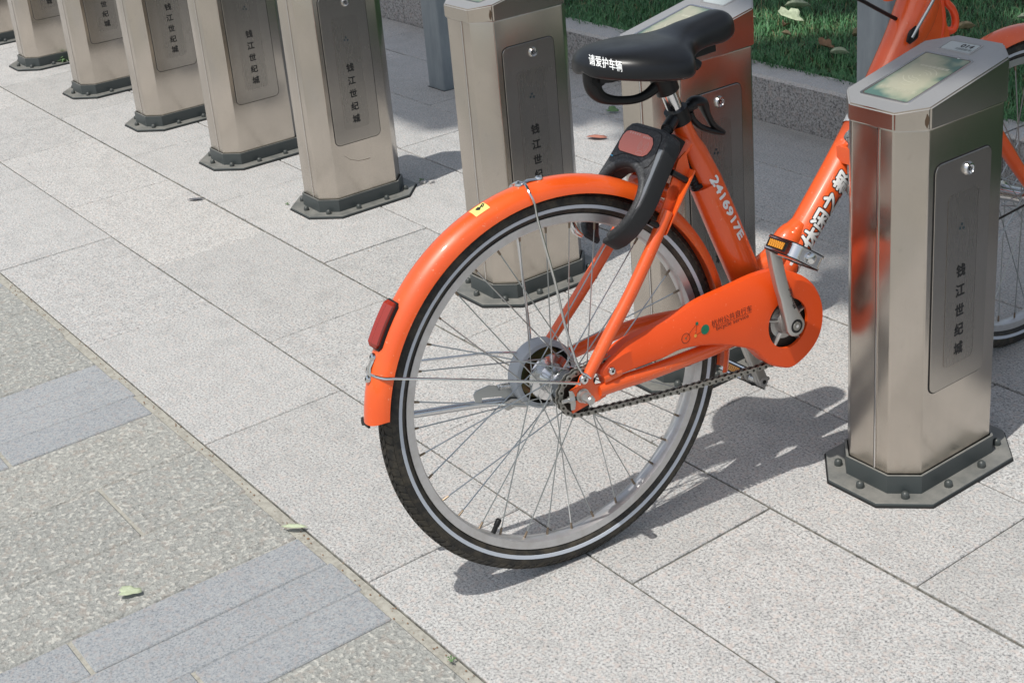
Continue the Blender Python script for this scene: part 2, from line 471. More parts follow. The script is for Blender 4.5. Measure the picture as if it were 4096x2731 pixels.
_ref = {}
def refined(body, maxlen=0.07):
    """lettering cut into small triangles so that it follows a curved surface"""
    if body in _ref: return _ref[body]
    V, F = text_vf(body)
    bm = bmesh.new(); vs = [bm.verts.new((x, y, 0)) for x, y in V]
    for f in F:
        try: bm.faces.new([vs[i] for i in f])
        except ValueError: pass
    for _ in range(7):
        bmesh.ops.triangulate(bm, faces=bm.faces[:])
        ed = [e for e in bm.edges if e.calc_length() > maxlen]
        if not ed: break
        bmesh.ops.subdivide_edges(bm, edges=ed, cuts=1)
    bmesh.ops.triangulate(bm, faces=bm.faces[:])
    bm.verts.index_update()
    r = ([(v.co.x, v.co.y) for v in bm.verts], [tuple(v.index for v in f.verts) for f in bm.faces]); bm.free()
    _ref[body] = r
    return r
def embolden(V, F, fn, bold):
    """real thickness of stroke: shifted layers of the same lettering, each a hair above the last"""
    sh = [(0, 0)] if bold <= 0 else [(0, 0)] + [(bold * math.cos(a), bold * math.sin(a)) for a in [PI / 4 * k for k in range(8)]]
    n = (fn(1e-4, 0) - fn(0, 0)).cross(fn(0, 1e-4) - fn(0, 0)).normalized()
    W = []; G = []
    for k, (dx, dy) in enumerate(sh):
        b = len(W); W += [tuple(fn(x + dx, y + dy) + n * (k * 1.2e-5)) for x, y in V]; G += [tuple(i + b for i in q) for q in F]
    return W, G
def text_obj(name, body, size, material, parent, fn, bold=0.0, shear=0.0, spacing_x=1.0):
    V, F = text_vf(body, 0.0, shear)
    return obj(name, embolden([(x * size * spacing_x, y * size) for x, y in V], F, fn, bold * size), material, parent)

def plane_fn(o, ex, ey):
    o, ex, ey = Vector(o), Vector(ex), Vector(ey)
    return lambda x, y: o + ex * x + ey * y

def arcs_vf(fn, cx, cy, r, w, a0, a1, n=14):
    V = []; F = []
    for i in range(n + 1):
        a = math.radians(a0 + (a1 - a0) * i / n)
        V += [tuple(fn(cx + (r - w / 2) * math.cos(a), cy + (r - w / 2) * math.sin(a))), tuple(fn(cx + (r + w / 2) * math.cos(a), cy + (r + w / 2) * math.sin(a)))]
    for i in range(n): F.append((2 * i, 2 * i + 1, 2 * i + 3, 2 * i + 2))
    return V, F

def poly_vf(fn, pts): return [tuple(fn(x, y)) for x, y in pts], [tuple(range(len(pts)))]
def line_vf(fn, a, b, w):
    a = Vector(a); b = Vector(b); d = (b - a).normalized(); n = Vector((-d.y, d.x)) * w / 2
    return poly_vf(fn, [a - n, b - n, b + n, a + n])
# ------------------------------------------------------------------ the ground and the paving
gr = obj('ground', ([(-150, -150, -0.16), (150, -150, -0.16), (150, 150, -0.16), (-150, 150, -0.16)], [(0, 1, 2, 3)]), M['ground'])
tag(gr, kind='structure')
around = obj('outer_pavement', join(box(-60, 60, -60, -0.66, -0.12, -0.004), box(-60, -8.95, -0.66, 2.9, -0.12, -0.004), box(1.62, 60, -0.66, 2.9, -0.12, -0.004)), M['ground'])
tag(around, kind='structure')

pave = obj('pavement', box(-8.95, 1.62, 0.8695, 2.904, -0.12, -0.0035), M['mortar'])
tag(pave, kind='structure')
TL = 0.5868
rows = [(0.8695, 1.1675), (1.1685, 1.4670), (1.4690, 1.7660), (1.7670, 2.0600), (2.0615, 2.3550), (2.3565, 2.6470), (2.6485, 2.9035)]
offs = [-2.9005, -3.2030, -2.9090, -3.2030, -2.9090, -3.1950, -2.8850]
def tile_mesh(L, W):
    bm = bevel(box(0, L, 0, W, -0.03, 0), 0.0016, 1)
    me = bpy.data.meshes.new('granite_tile'); bm.to_mesh(me); bm.free()
    me.materials.append(M['tile']); return me
for ri, (y0, y1) in enumerate(rows):
    gap = 0.0024 if ri < 3 else 0.0018
    W = y1 - y0 - (0.0035 if ri < 4 else 0.0025)
    tm = tile_mesh(TL - gap, W)
    k0 = math.ceil((-8.9 - offs[ri]) / TL); k1 = math.floor((1.0 - offs[ri]) / TL)
    for k in range(k0, k1 + 1):
        x = offs[ri] + k * TL + gap / 2 + random.uniform(-0.0008, 0.0008)
        o = bpy.data.objects.new('granite_tile', tm); C.objects.link(o); o.parent = pave
        o.location = (x, y0 + 0.0012 + random.uniform(-0.0005, 0.0005), random.uniform(-0.0011, 0.0006))
        o.rotation_euler = (random.uniform(-0.0012, 0.0012), random.uniform(-0.0012, 0.0012), random.uniform(-0.0012, 0.0012))

strip = obj('paver_strip', box(-8.95, 1.62, -0.66, 0.8690, -0.12, -0.005), M['mortar_pale'])
tag(strip, kind='structure')
pm = {}
def paver(x0, x1, y0, y1, kind):
    L, W = round(x1 - x0, 4), round(y1 - y0, 4)
    key = (L, W, kind)
    if key not in pm:
        bm = bevel(box(0, L, 0, W, -0.04, 0), 0.002 if kind == 'dark_paver' else 0.003, 1)
        me = bpy.data.meshes.new(kind); bm.to_mesh(me); bm.free(); me.materials.append(M[kind]); pm[key] = me
    o = bpy.data.objects.new(kind.replace('dark_', 'blue_grey_'), pm[key]); C.objects.link(o); o.parent = strip
    o.location = (x0, y0, random.uniform(-0.0030, -0.0008))
    o.rotation_euler = (random.uniform(-0.002, 0.002), random.uniform(-0.002, 0.002), 0)
PER = 0.884
for k in range(-6, 4):
    bx = -2.801 + k * PER
    if bx < -8 or bx > 1.0: continue
    for j, (a, b, cuts) in enumerate(((0, 0.0975, (0.85, 0.452, 0.06, -0.33)), (0.099, 0.1955, (0.85, 0.26, -0.15)), (0.197, 0.2925, (0.85, 0.5635, 0.17, -0.25)))):
        for c0, c1 in zip(cuts[1:], cuts[:-1]):
            paver(bx + a, bx + b, c0 + 0.006, c1 - 0.001 + (0.006 if c1 > 0.84 and j == 1 else 0), 'dark_paver')
    for j, (a, b, cuts) in enumerate(((0.294, 0.4905, (0.852, 0.36, -0.14)), (0.492, 0.6885, (0.855, 0.6575, 0.16, -0.33)), (0.690, 0.8825, (0.850, 0.30, -0.2)))):
        for c0, c1 in zip(cuts[1:], cuts[:-1]):
            paver(bx + a, bx + b, c0 + 0.005, c1 - 0.001, 'rough_paver')

# kerb of long granite stones
kerb = obj('kerb', box(-30, 14, 2.9065, 3.004, -0.1, 0.09), M['mortar']); tag(kerb, kind='structure')
kx = -2.955
def kerb_mesh():
    vf = prism([(2.9045, -0.06), (2.9045, 0.127), (2.9125, 0.135), (3.006, 0.135), (3.006, -0.06)], 0, 0.9065, fn=lambda a, b, h: (h, a, b))
    # the flamed top has an uneven front edge
    bm = bmesh.new(); me = bpy.data.meshes.new('t'); me.from_pydata(*[vf[0], [], vf[1]]); bm.from_mesh(me)
    ed = [e for e in bm.edges if abs(e.verts[0].co.x - e.verts[1].co.x) > 0.5]
    bmesh.ops.subdivide_edges(bm, edges=ed, cuts=45, use_grid_fill=True)
    for v in bm.verts:
        if v.co.z > 0.12 and v.co.y < 2.95:
            n_ = mnoise.noise(Vector((v.co.x * 40, v.co.y * 9, 3))); v.co.z += n_ * 0.0022; v.co.y += n_ * 0.0016
        if v.co.z > 0.13 and v.co.y > 2.99: v.co.y += mnoise.noise(Vector((v.co.x * 9, 7, 3))) * 0.008
    bmesh.ops.recalc_face_normals(bm, faces=bm.faces)
    out = bpy.data.meshes.new('kerb_stone'); bm.to_mesh(out); bm.free(); bpy.data.meshes.remove(me)
    out.materials.append(M['kerb']); out.materials.append(M['kerb_top'])
    for p in out.polygons:
        if p.normal.z > 0.4: p.material_index = 1
    return out
km = kerb_mesh()
for k in range(-6, 5):
    o = bpy.data.objects.new('kerb_stone', km); C.objects.link(o); o.parent = kerb
    o.location = (kx + k * 0.91, random.uniform(-0.001, 0.001), random.uniform(-0.0015, 0.001))

# lawn: soil sheet and grass
def gridmesh(x0, x1, y0, y1, nx, ny, zf):
    V = [(x0 + (x1 - x0) * i / nx, y0 + (y1 - y0) * j / ny, 0) for j in range(ny + 1) for i in range(nx + 1)]
    V = [(x, y, zf(x, y)) for x, y, _ in V]
    F = [(j * (nx + 1) + i, j * (nx + 1) + i + 1, (j + 1) * (nx + 1) + i + 1, (j + 1) * (nx + 1) + i) for j in range(ny) for i in range(nx)]
    return V, F
def soil_z(x, y):
    return 0.118 + 0.010 * mnoise.noise(Vector((x * 2, y * 2, 1))) + 0.006 * mnoise.noise(Vector((x * 9, y * 9, 4)))
lawn = obj('lawn_soil', gridmesh(-30, 14, 3.002, 24, 220, 110, soil_z), M['soil'], smooth='all'); tag(lawn, kind='structure')

def blades(n, x0, x1, y0, y1, hmin, hmax, w, seed):
    r = np.random.default_rng(seed)
    x = r.uniform(x0, x1, n); y = y0 + (y1 - y0) * r.uniform(0, 1, n) ** 1.15
    z = np.array([soil_z(a, b) for a, b in zip(x, y)]) - 0.003
    patch = np.array([mnoise.noise(Vector((a * 3.1, b * 3.1, 9))) for a, b in zip(x, y)])
    h = r.uniform(hmin, hmax, n) * (1 + 0.5 * patch)
    az = r.uniform(0, 2 * PI, n); lean = r.uniform(0.25, 1.15, n) * h
    wx, wy = -np.sin(az) * w / 2, np.cos(az) * w / 2
    tx, ty = np.cos(az) * lean, np.sin(az) * lean
    V = np.zeros((n, 5, 3))
    ww = r.uniform(0.7, 1.3, n)
    V[:, 0] = np.stack([x - wx * ww, y - wy * ww, z], 1); V[:, 1] = np.stack([x + wx * ww, y + wy * ww, z], 1)
    V[:, 2] = np.stack([x + wx * ww * 0.8 + tx * 0.38, y + wy * ww * 0.8 + ty * 0.38, z + h * 0.62], 1)
    V[:, 3] = np.stack([x - wx * ww * 0.8 + tx * 0.38, y - wy * ww * 0.8 + ty * 0.38, z + h * 0.62], 1)
    V[:, 4] = np.stack([x + tx, y + ty, z + h * r.uniform(0.75, 1.0, n)], 1)
    me = bpy.data.meshes.new('grass')
    me.vertices.add(n * 5); me.vertices.foreach_set('co', V.reshape(-1))
    base = (np.arange(n) * 5)[:, None]
    loops = (base + np.array([0, 1, 2, 3, 3, 2, 4])).reshape(-1)
    me.loops.add(n * 7); me.loops.foreach_set('vertex_index', loops.astype(np.int32))
    me.polygons.add(n * 2)
    st = ((np.arange(n) * 7)[:, None] + np.array([0, 4])).reshape(-1)
    me.polygons.foreach_set('loop_start', st.astype(np.int32))
    me.update(calc_edges=True)
    return me
g1 = obj('grass', blades(280000, -7.0, 1.6, 3.0, 5.4, 0.018, 0.046, 0.0024, 3), M['grass']); tag(g1, kind='stuff')
g2 = obj('dry_grass', blades(24000, -7.0, 1.6, 3.01, 5.4, 0.012, 0.040, 0.0024, 5), M['thatch']); tag(g2, kind='stuff')
g3_ = obj('grass_beyond', blades(40000, -12, 4, 5.5, 12, 0.03, 0.07, 0.008, 8), M['grass']); tag(g3_, kind='stuff')
g4 = obj('lawn_edge_grass', blades(7000, -7.0, -0.9, 2.985, 3.03, 0.02, 0.05, 0.0034, 12), M['grass']); tag(g4, kind='stuff')

# ------------------------------------------------------------------ docking bollards
CY = 1.7535
def lidz(y): return 0.6552 + (y + 0.127) / 0.254 * 0.0482      # y relative to the dock centre
def make_dock():
    root = empty('bike_dock')
    HX, HY, CH = 0.0765, 0.1255, 0.0365
    # base plate
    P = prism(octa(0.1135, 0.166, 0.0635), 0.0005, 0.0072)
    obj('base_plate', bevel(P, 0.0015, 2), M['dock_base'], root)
    rb = prism(octa(0.1155, 0.168, 0.0640), 0.0002, 0.0022)
    obj('sealant', rb, M['gap'], root)
    # collar: a hollow octagonal ring with a visible rim
    o_, i_ = octa(HX + 0.0050, HY + 0.0050, CH + 0.002), octa(HX + 0.0012, HY + 0.0012, CH)
    n = 8; V = [(x, y, 0.0065) for x, y in o_] + [(x, y, 0.040) for x, y in o_] + [(x, y, 0.040) for x, y in i_] + [(x, y, 0.0065) for x, y in i_]
    F = []
    for i in range(n):
        j = (i + 1) % n
        F += [(i, j, n + j, n + i), (n + i, n + j, 2 * n + j, 2 * n + i), (2 * n + i, 2 * n + j, 3 * n + j, 3 * n + i)]
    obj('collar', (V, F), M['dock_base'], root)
    bl_, bh = [], []
    for (x, y) in ((0.0705, 0.119), (-0.0705, 0.119), (0.0705, -0.119), (-0.0705, -0.119), (0.0, 0.146), (0.0, -0.146), (0.0965, 0.043), (0.0965, -0.043), (-0.0965, 0.043), (-0.0965, -0.043)):
        b = obj('bolt', fix(xf(lathe([(0.0001, 0.0190), (0.0034, 0.0180), (0.0060, 0.0160), (0.0069, 0.0125), (0.0069, 0.0068)], 14), Matrix.Rotation(PI / 2, 4, 'X'))), M['bolt_dark'], root, smooth=True)
        b.location = (x, y, 0)
    # body
    obj('body', bevel(prism(octa(HX, HY, CH), 0.0098, 0.6265), 0.0028, 2, 20), M['steel'], root, smooth=True)
    # seam in the narrow front face, a second one in the back
    for s in (-1, 1):
        obj('seam', box(0.0105, 0.0122, s * (HY + 0.0005) - 0.0005, s * (HY + 0.0005) + 0.0005, 0.041, 0.6255), M['gap'], root)
        obj('seam_edge', box(0.0123, 0.0150, s * (HY + 0.0009) - 0.0009, s * (HY + 0.0009) + 0.0009, 0.041, 0.6255), M['edge'], root)
    # lid with sloping top
    oc = octa(HX + 0.0036, HY + 0.0036, CH + 0.001)
    V = [(x, y, 0.6260) for x, y in oc] + [(x, y, lidz(y)) for x, y in oc]
    F = [tuple(range(7, -1, -1)), tuple(range(8, 16))] + [(i, (i + 1) % 8, 8 + (i + 1) % 8, 8 + i) for i in range(8)]
    bm = bmesh.new(); me = bpy.data.meshes.new('tmp'); me.from_pydata(V, [], F); bm.from_mesh(me)
    bmesh.ops.bevel(bm, geom=bm.edges[:], offset=0.0026, segments=2, affect='EDGES')
    out = bpy.data.meshes.new('lid'); bm.to_mesh(out); bm.free()
    out.materials.append(M['steel']); out.materials.append(M['steel_lid'])
    lid = obj('lid', out, None, root, smooth=True)
    for p in out.polygons:
        if p.normal.z > 0.8: p.material_index = 1
    # brown heat stains beside the front corners of the lid
    c0, c1 = Vector(oc[7]), Vector(oc[0])
    def onface(u, z): q = c0 + (c1 - c0) * u; nn = Vector((1, -1)).normalized() * 0.0004; return (q.x + nn.x, q.y + nn.y, z)
    V = []; nst = 16
    for i in range(nst):
        a = 2 * PI * i / nst; rr = 1 + 0.28 * math.sin(3 * a + 1) * math.cos(a)
        V.append(onface(0.905 + 0.050 * rr * math.cos(a), 0.6415 + 0.0115 * rr * math.sin(a)))
    obj('stain', (V, [tuple(range(nst))]), M['stain'], lid)
    # plane of the lid top
    sl = 0.0482 / 0.254; ey = Vector((0, 1, sl)).normalized(); nz = Vector((0, -sl, 1)).normalized()
    def top(off): return lambda x, y: Vector((x, 0, lidz(0))) + ey * y + nz * off
    cyy = lambda y: (y - CY) / ey.y
    sx0, sx1, sy0, sy1 = -0.0470, 0.0385, cyy(1.6590), cyy(1.8095)
    fo, fi = rrect(sx0 - 0.004, sx1 + 0.004, sy0 - 0.004, sy1 + 0.004, 0.007), rrect(sx0, sx1, sy0, sy1, 0.004)
    def ring(fo, fi, ho, hi, base=0.0):
        n = len(fo); V = [tuple(top(base)(x, y)) for x, y in fo] + [tuple(top(ho)(x * 0.997, y)) for x, y in fo] + [tuple(top(hi)(x, y)) for x, y in fi] + [tuple(top(base)(x, y)) for x, y in fi]
        F = []
        for i in range(n):
            j = (i + 1) % n
            for q in range(3): F.append((q * n + i, q * n + j, (q + 1) * n + j, (q + 1) * n + i))
        return V, F
    obj('screen_frame', ring(fo, fi, 0.0013, 0.0009), M['edge'], root, smooth=True)
    obj('screen_gasket', prism(rrect(sx0, sx1, sy0, sy1, 0.004), 0, 0.0004, fn=lambda a, b, h: top(h + 0.0001)(a, b)), M['stain'], root)
    sc = obj('screen', prism(rrect(sx0 + 0.0012, sx1 - 0.0012, sy0 + 0.0012, sy1 - 0.0012, 0.004), 0, 0.0006, fn=lambda a, b, h: top(h + 0.0002)(a, b)), M['screen'], root)
    f = top(0.00095)
    wv = []
    for r_, w_ in ((0.012, 0.0011), (0.0185, 0.0013), (0.0275, 0.0016)):
        wv += [arcs_vf(f, -0.003, -0.014, r_ * 0.9, w_, 20, 100), arcs_vf(f, -0.003, -0.014, r_ * 0.9, w_, 200, 285)]
    wv.append(arcs_vf(f, -0.003, -0.014, 0.0009, 0.0018, 0, 360))
    obj('wave_symbol', join(*wv), M['screen_print'], sc)
    cpts = [(-0.012, -0.034), (-0.004, -0.022), (0.006, -0.028), (0.008, -0.040), (-0.002, -0.050), (-0.014, -0.046)]
    obj('card_symbol', join(*[line_vf(f, cpts[i], cpts[(i + 1) % 6], 0.0008) for i in range(6)]), M['screen_print'], sc)
    V = [poly_vf(f, [(x0, 0.014), (x0 + 0.0065, 0.014), (x0 + 0.0065, 0.020), (x0, 0.020)]) for x0 in (-0.026, -0.0185, -0.011, -0.0035, 0.005, 0.0125, 0.020)]
    obj('worn_print', join(*V), M['screen_print'], sc)
    for x in (-0.024, 0.014): obj('lamp_dot', arcs_vf(f, x, 0.058 + 0.002 * (x < 0), 0.0012, 0.0024, 0, 360), M['white_print'], sc)
    text_obj('lettering', '杭州公共自行车', 0.0098, M['screen_print'], sc, lambda x, y: f(x - 0.003, y - 0.0660), 0.01)
    # number plate
    px0, px1, py0, py1 = -0.0385, 0.0185, cyy(1.8305), cyy(1.8600)
    fo, fi = rrect(px0 - 0.0028, px1 + 0.0028, py0 - 0.0028, py1 + 0.0028, 0.003), rrect(px0, px1, py0, py1, 0.0015)
    obj('plate_frame', ring(fo, fi, 0.0014, 0.0010), M['steel_lid'], root, smooth=True)
    obj('plate_gasket', prism(rrect(px0, px1, py0, py1, 0.0015), 0, 0.0004, fn=lambda a, b, h: top(h + 0.0001)(a, b)), M['stain'], root)
    npl = obj('number_plate', prism(rrect(px0 + 0.001, px1 - 0.001, py0 + 0.001, py1 - 0.001, 0.0015), 0, 0.0006, fn=lambda a, b, h: top(h + 0.0003)(a, b)), M['pale_plate'], root)
    # door on the long side facing +x
    fx = HX
    def side(off): return lambda y, z: Vector((fx + off, y, z))
    dy0, dy1, dz0, dz1 = 1.6785 - CY, 1.8125 - CY, 0.180, 0.5655
    dfn = lambda a, b, h: (fx + h, a, b)
    obj('door_gap', prism(rrect(dy0 - 0.0018, dy1 + 0.0018, dz0 - 0.0018, dz1 + 0.0018, 0.0155, 6), 0.0002, 0.0007, fn=dfn), M['gap'], root)
    door = obj('door', bevel(prism(rrect(dy0, dy1, dz0, dz1, 0.014, 6), 0.0004, 0.0024, fn=dfn), 0.0006, 1), M['steel_door'], root)
    lock = obj('key_lock', fix(xf(lathe([(0.0001, 0.0062), (0.0035, 0.0062), (0.0038, 0.0050), (0.0060, 0.0050), (0.0072, 0.0080), (0.0092, 0.0076), (0.0108, 0.0045), (0.0112, 0.002)], 24), Matrix.Rotation(-PI / 2, 4, 'Z'))), M['chrome'], door, smooth=True)
    lock.location = (fx, 1.755 - CY, 0.5425)
    kh = obj('keyhole', prism([(0.0036 * math.cos(a), 0.0036 * math.sin(a)) for a in [2 * PI * i / 14 for i in range(14)]], 0.0055, 0.0066, fn=dfn), M['gap'], door)
    kh.location = (0, 1.755 - CY, 0.5425)
    kc = obj('lock_core', prism([(0.0020 * math.cos(a), 0.0020 * math.sin(a)) for a in [2 * PI * i / 12 for i in range(12)]], 0.0066, 0.0072, fn=dfn), M['chrome'], door)
    kc.location = (0, 1.755 - CY, 0.5425)
    fy0, fy1, fz0, fz1 = 1.7100 - CY, 1.7835 - CY, 0.214, 0.508
    obj('film', prism(rrect(fy0, fy1, fz0, fz1, 0.010, 5), 0.0025, 0.0028, fn=dfn), M['film'], door)
    fo, fi = rrect(fy0, fy1, fz0, fz1, 0.010, 5), rrect(fy0 + 0.0007, fy1 - 0.0007, fz0 + 0.0007, fz1 - 0.0007, 0.0095, 5)
    nn_ = len(fo); V = [tuple(side(0.0030)(*q)) for q in fo + fi]; F = [(i, (i + 1) % nn_, nn_ + (i + 1) % nn_, nn_ + i) for i in range(nn_)]
    obj('film_edge', (V, F), M['steel'], door)
    f = side(0.0031)
    for ch, zc in zip('钱江世纪城', (0.3755, 0.3415, 0.3075, 0.2735, 0.2400)):
        text_obj('lettering', ch, 0.0225, M['ink'], door, lambda x, y, zc=zc: f(x + 1.7462 - CY, y + zc), 0.030)
    V = [poly_vf(f, [(y - 0.0022, z - 0.0022), (y + 0.0022, z - 0.0022), (y + 0.0022, z + 0.0022), (y - 0.0022, z + 0.0022)]) for y, z in ((-0.0130, 0.4480), (-0.0045, 0.4465), (-0.0090, 0.4540))]
    obj('logo', join(*V), M['ink_blue'], door)
    # grey locking housing on the -x side that takes the hook of a bike
    sil = [(-0.0760, 0.420), (-0.1160, 0.4345), (-0.1400, 0.4470), (-0.1470, 0.4560), (-0.1400, 0.4660), (-0.1435, 0.4900), (-0.1440, 0.5140), (-0.1410, 0.5390), (-0.1505, 0.5412), (-0.1510, 0.5480), (-0.1470, 0.5560), (-0.1390, 0.5640), (-0.1150, 0.5750), (-0.0760, 0.5800)]
    hb = bevel(prism(sil, -0.022, 0.070, fn=lambda a, b, h: (a, h, b)), 0.008, 3, 50)
    ho = obj('lock_housing', hb, M['housing'], root, smooth=True)
    obj('worn_lip', bevel(prism([(-0.1390, 0.4462), (-0.1482, 0.4560), (-0.1405, 0.4668), (-0.1350, 0.4560)], -0.018, 0.066, fn=lambda a, b, h: (a, h, b)), 0.001, 1), M['bare'], ho)
    return root, npl, top, (px0, px1, py0, py1)

def copy_tree(o, parent=None):
    c = o.copy(); C.objects.link(c); c.parent = parent
    c.matrix_parent_inverse = o.matrix_parent_inverse.copy()
    for ch in list(o.children): copy_tree(ch, c)
    return c

dock0, plate0, topf, pb = make_dock()
DG = 'stainless steel bicycle docks in a row'
dock_spots = [(-6.030, 'steel bicycle dock cut off by the upper left edge, farthest in the row'),
              (-5.477, 'steel bicycle dock with a small green weed at its base, left end of the row'),
              (-4.911, 'steel bicycle dock second from the weed, showing only three lower characters'),
              (-4.354, 'third steel bicycle dock counted from the one with the weed'),
              (-3.801, 'steel dock directly left of the one with the curved scratch near its foot'),
              (-3.241, 'steel dock with a curved scratch near its foot, left of the blue-grey post'),
              (-2.468, 'steel bicycle dock rising directly behind the rear mudguard of the orange bicycle'),
              (-1.914, 'steel bicycle dock standing behind the black saddle and reflecting the orange frame'),
              (-1.3755, 'nearest steel bicycle dock numbered 014 in front of the bicycle front wheel')]
docks = []
for i, (x, lab) in enumerate(reversed(dock_spots)):
    d = dock0 if i == 0 else copy_tree(dock0)
    d.location = (x, CY, 0); tag(d, lab, 'bicycle dock', DG); docks.append(d)
# the nearest dock alone shows its number in the photo
f = topf(0.0011)
pcx, pcy = (pb[0] + pb[1]) / 2, (pb[2] + pb[3]) / 2
text_obj('lettering', '014', 0.0150, M['ink'], plate0, lambda x, y: f(x + pcx + 0.0100, y + pcy + 0.0045), 0.03)
text_obj('lettering', '扫码租车', 0.0075, M['grey_print'], plate0, lambda x, y: f(x + pcx + 0.011, y + pcy - 0.0070), 0.005)
# curved scratches on two docks
def scratch(d, pts, w=0.0007):
    fn = lambda x, y: Vector((0.0765 + 0.0006, x, y))
    V = [line_vf(fn, a, b, w) for a, b in zip(pts[:-1], pts[1:])]
    obj('scratch', join(*V), M['stain'], d)
scratch(docks[3], [(-0.055, 0.150), (-0.040, 0.136), (-0.015, 0.126), (0.005, 0.124), (0.02, 0.124)])

# ------------------------------------------------------------------ square painted posts behind the docks
def post(cx, cy, lab, h=2.35):
    r = empty('metal_post'); r.location = (cx, cy, 0)
    tag(r, lab, 'metal post', 'blue-grey square posts behind the docks')
    s = 0.0465
    obj('shaft', bevel(prism([(-s, -s), (s, -s), (s, s), (-s, s)], -0.02, h), 0.007, 3), M['post'], r, smooth=True)
    obj('cap', bevel(prism([(-s - .004, -s - .004), (s + .004, -s - .004), (s + .004, s + .004), (-s - .004, s + .004)], h, h + 0.012), 0.003, 1), M['post'], r)
    obj('foot_joint', prism([(-s - .004, -s - .004), (s + .004, -s - .004), (s + .004, s + .004), (-s - .004, s + .004)], -0.02, 0.0008), M['gap'], r)
post(-3.9170, 2.5215, 'blue-grey square metal post between the docks, foot on the shaded paving')
post(-2.0925, 2.5190, 'blue-grey square metal post behind the orange down tube, left of the front wheel')
# ------------------------------------------------------------------ the orange bicycle (metres in the bicycle's own frame:
# a forward from the rear hub, s to its right, b up; leaning on its kickstand)
O_ = Vector((-1.5778975, 1.1590139, 0.2981818))
bw = Vector((0.09783633, 0.99520252, 0.0)); bn = Vector((0.99295773, -0.09761565, 0.06712777)); bu = Vector((-0.06680574, 0.00656753, 0.99774439))
ZB = O_.z / bu.z
bike = empty('bicycle')
BM = Matrix.Identity(4)
P0 = O_ - bu * ZB
for i in range(3):
    BM[i][0] = bw[i]; BM[i][1] = -bn[i]; BM[i][2] = bu[i]; BM[i][3] = P0[i]
bike.matrix_world = BM
tag(bike, 'orange public hire bicycle with black saddle, parked against the nearest dock', 'bicycle')
def L(a, s, b): return Vector((a, -s, b + ZB))
def lv(vf): return [tuple(L(*v)) for v in vf[0]], vf[1]      # (a,s,b) data to local coordinates
def part(name, vf, material, parent=None, smooth=True):
    return obj(name, fix(lv(vf)), material, parent or bike, smooth=smooth)
def raw(name, vf, material, parent=None):
    return obj(name, lv(vf), material, parent or bike)
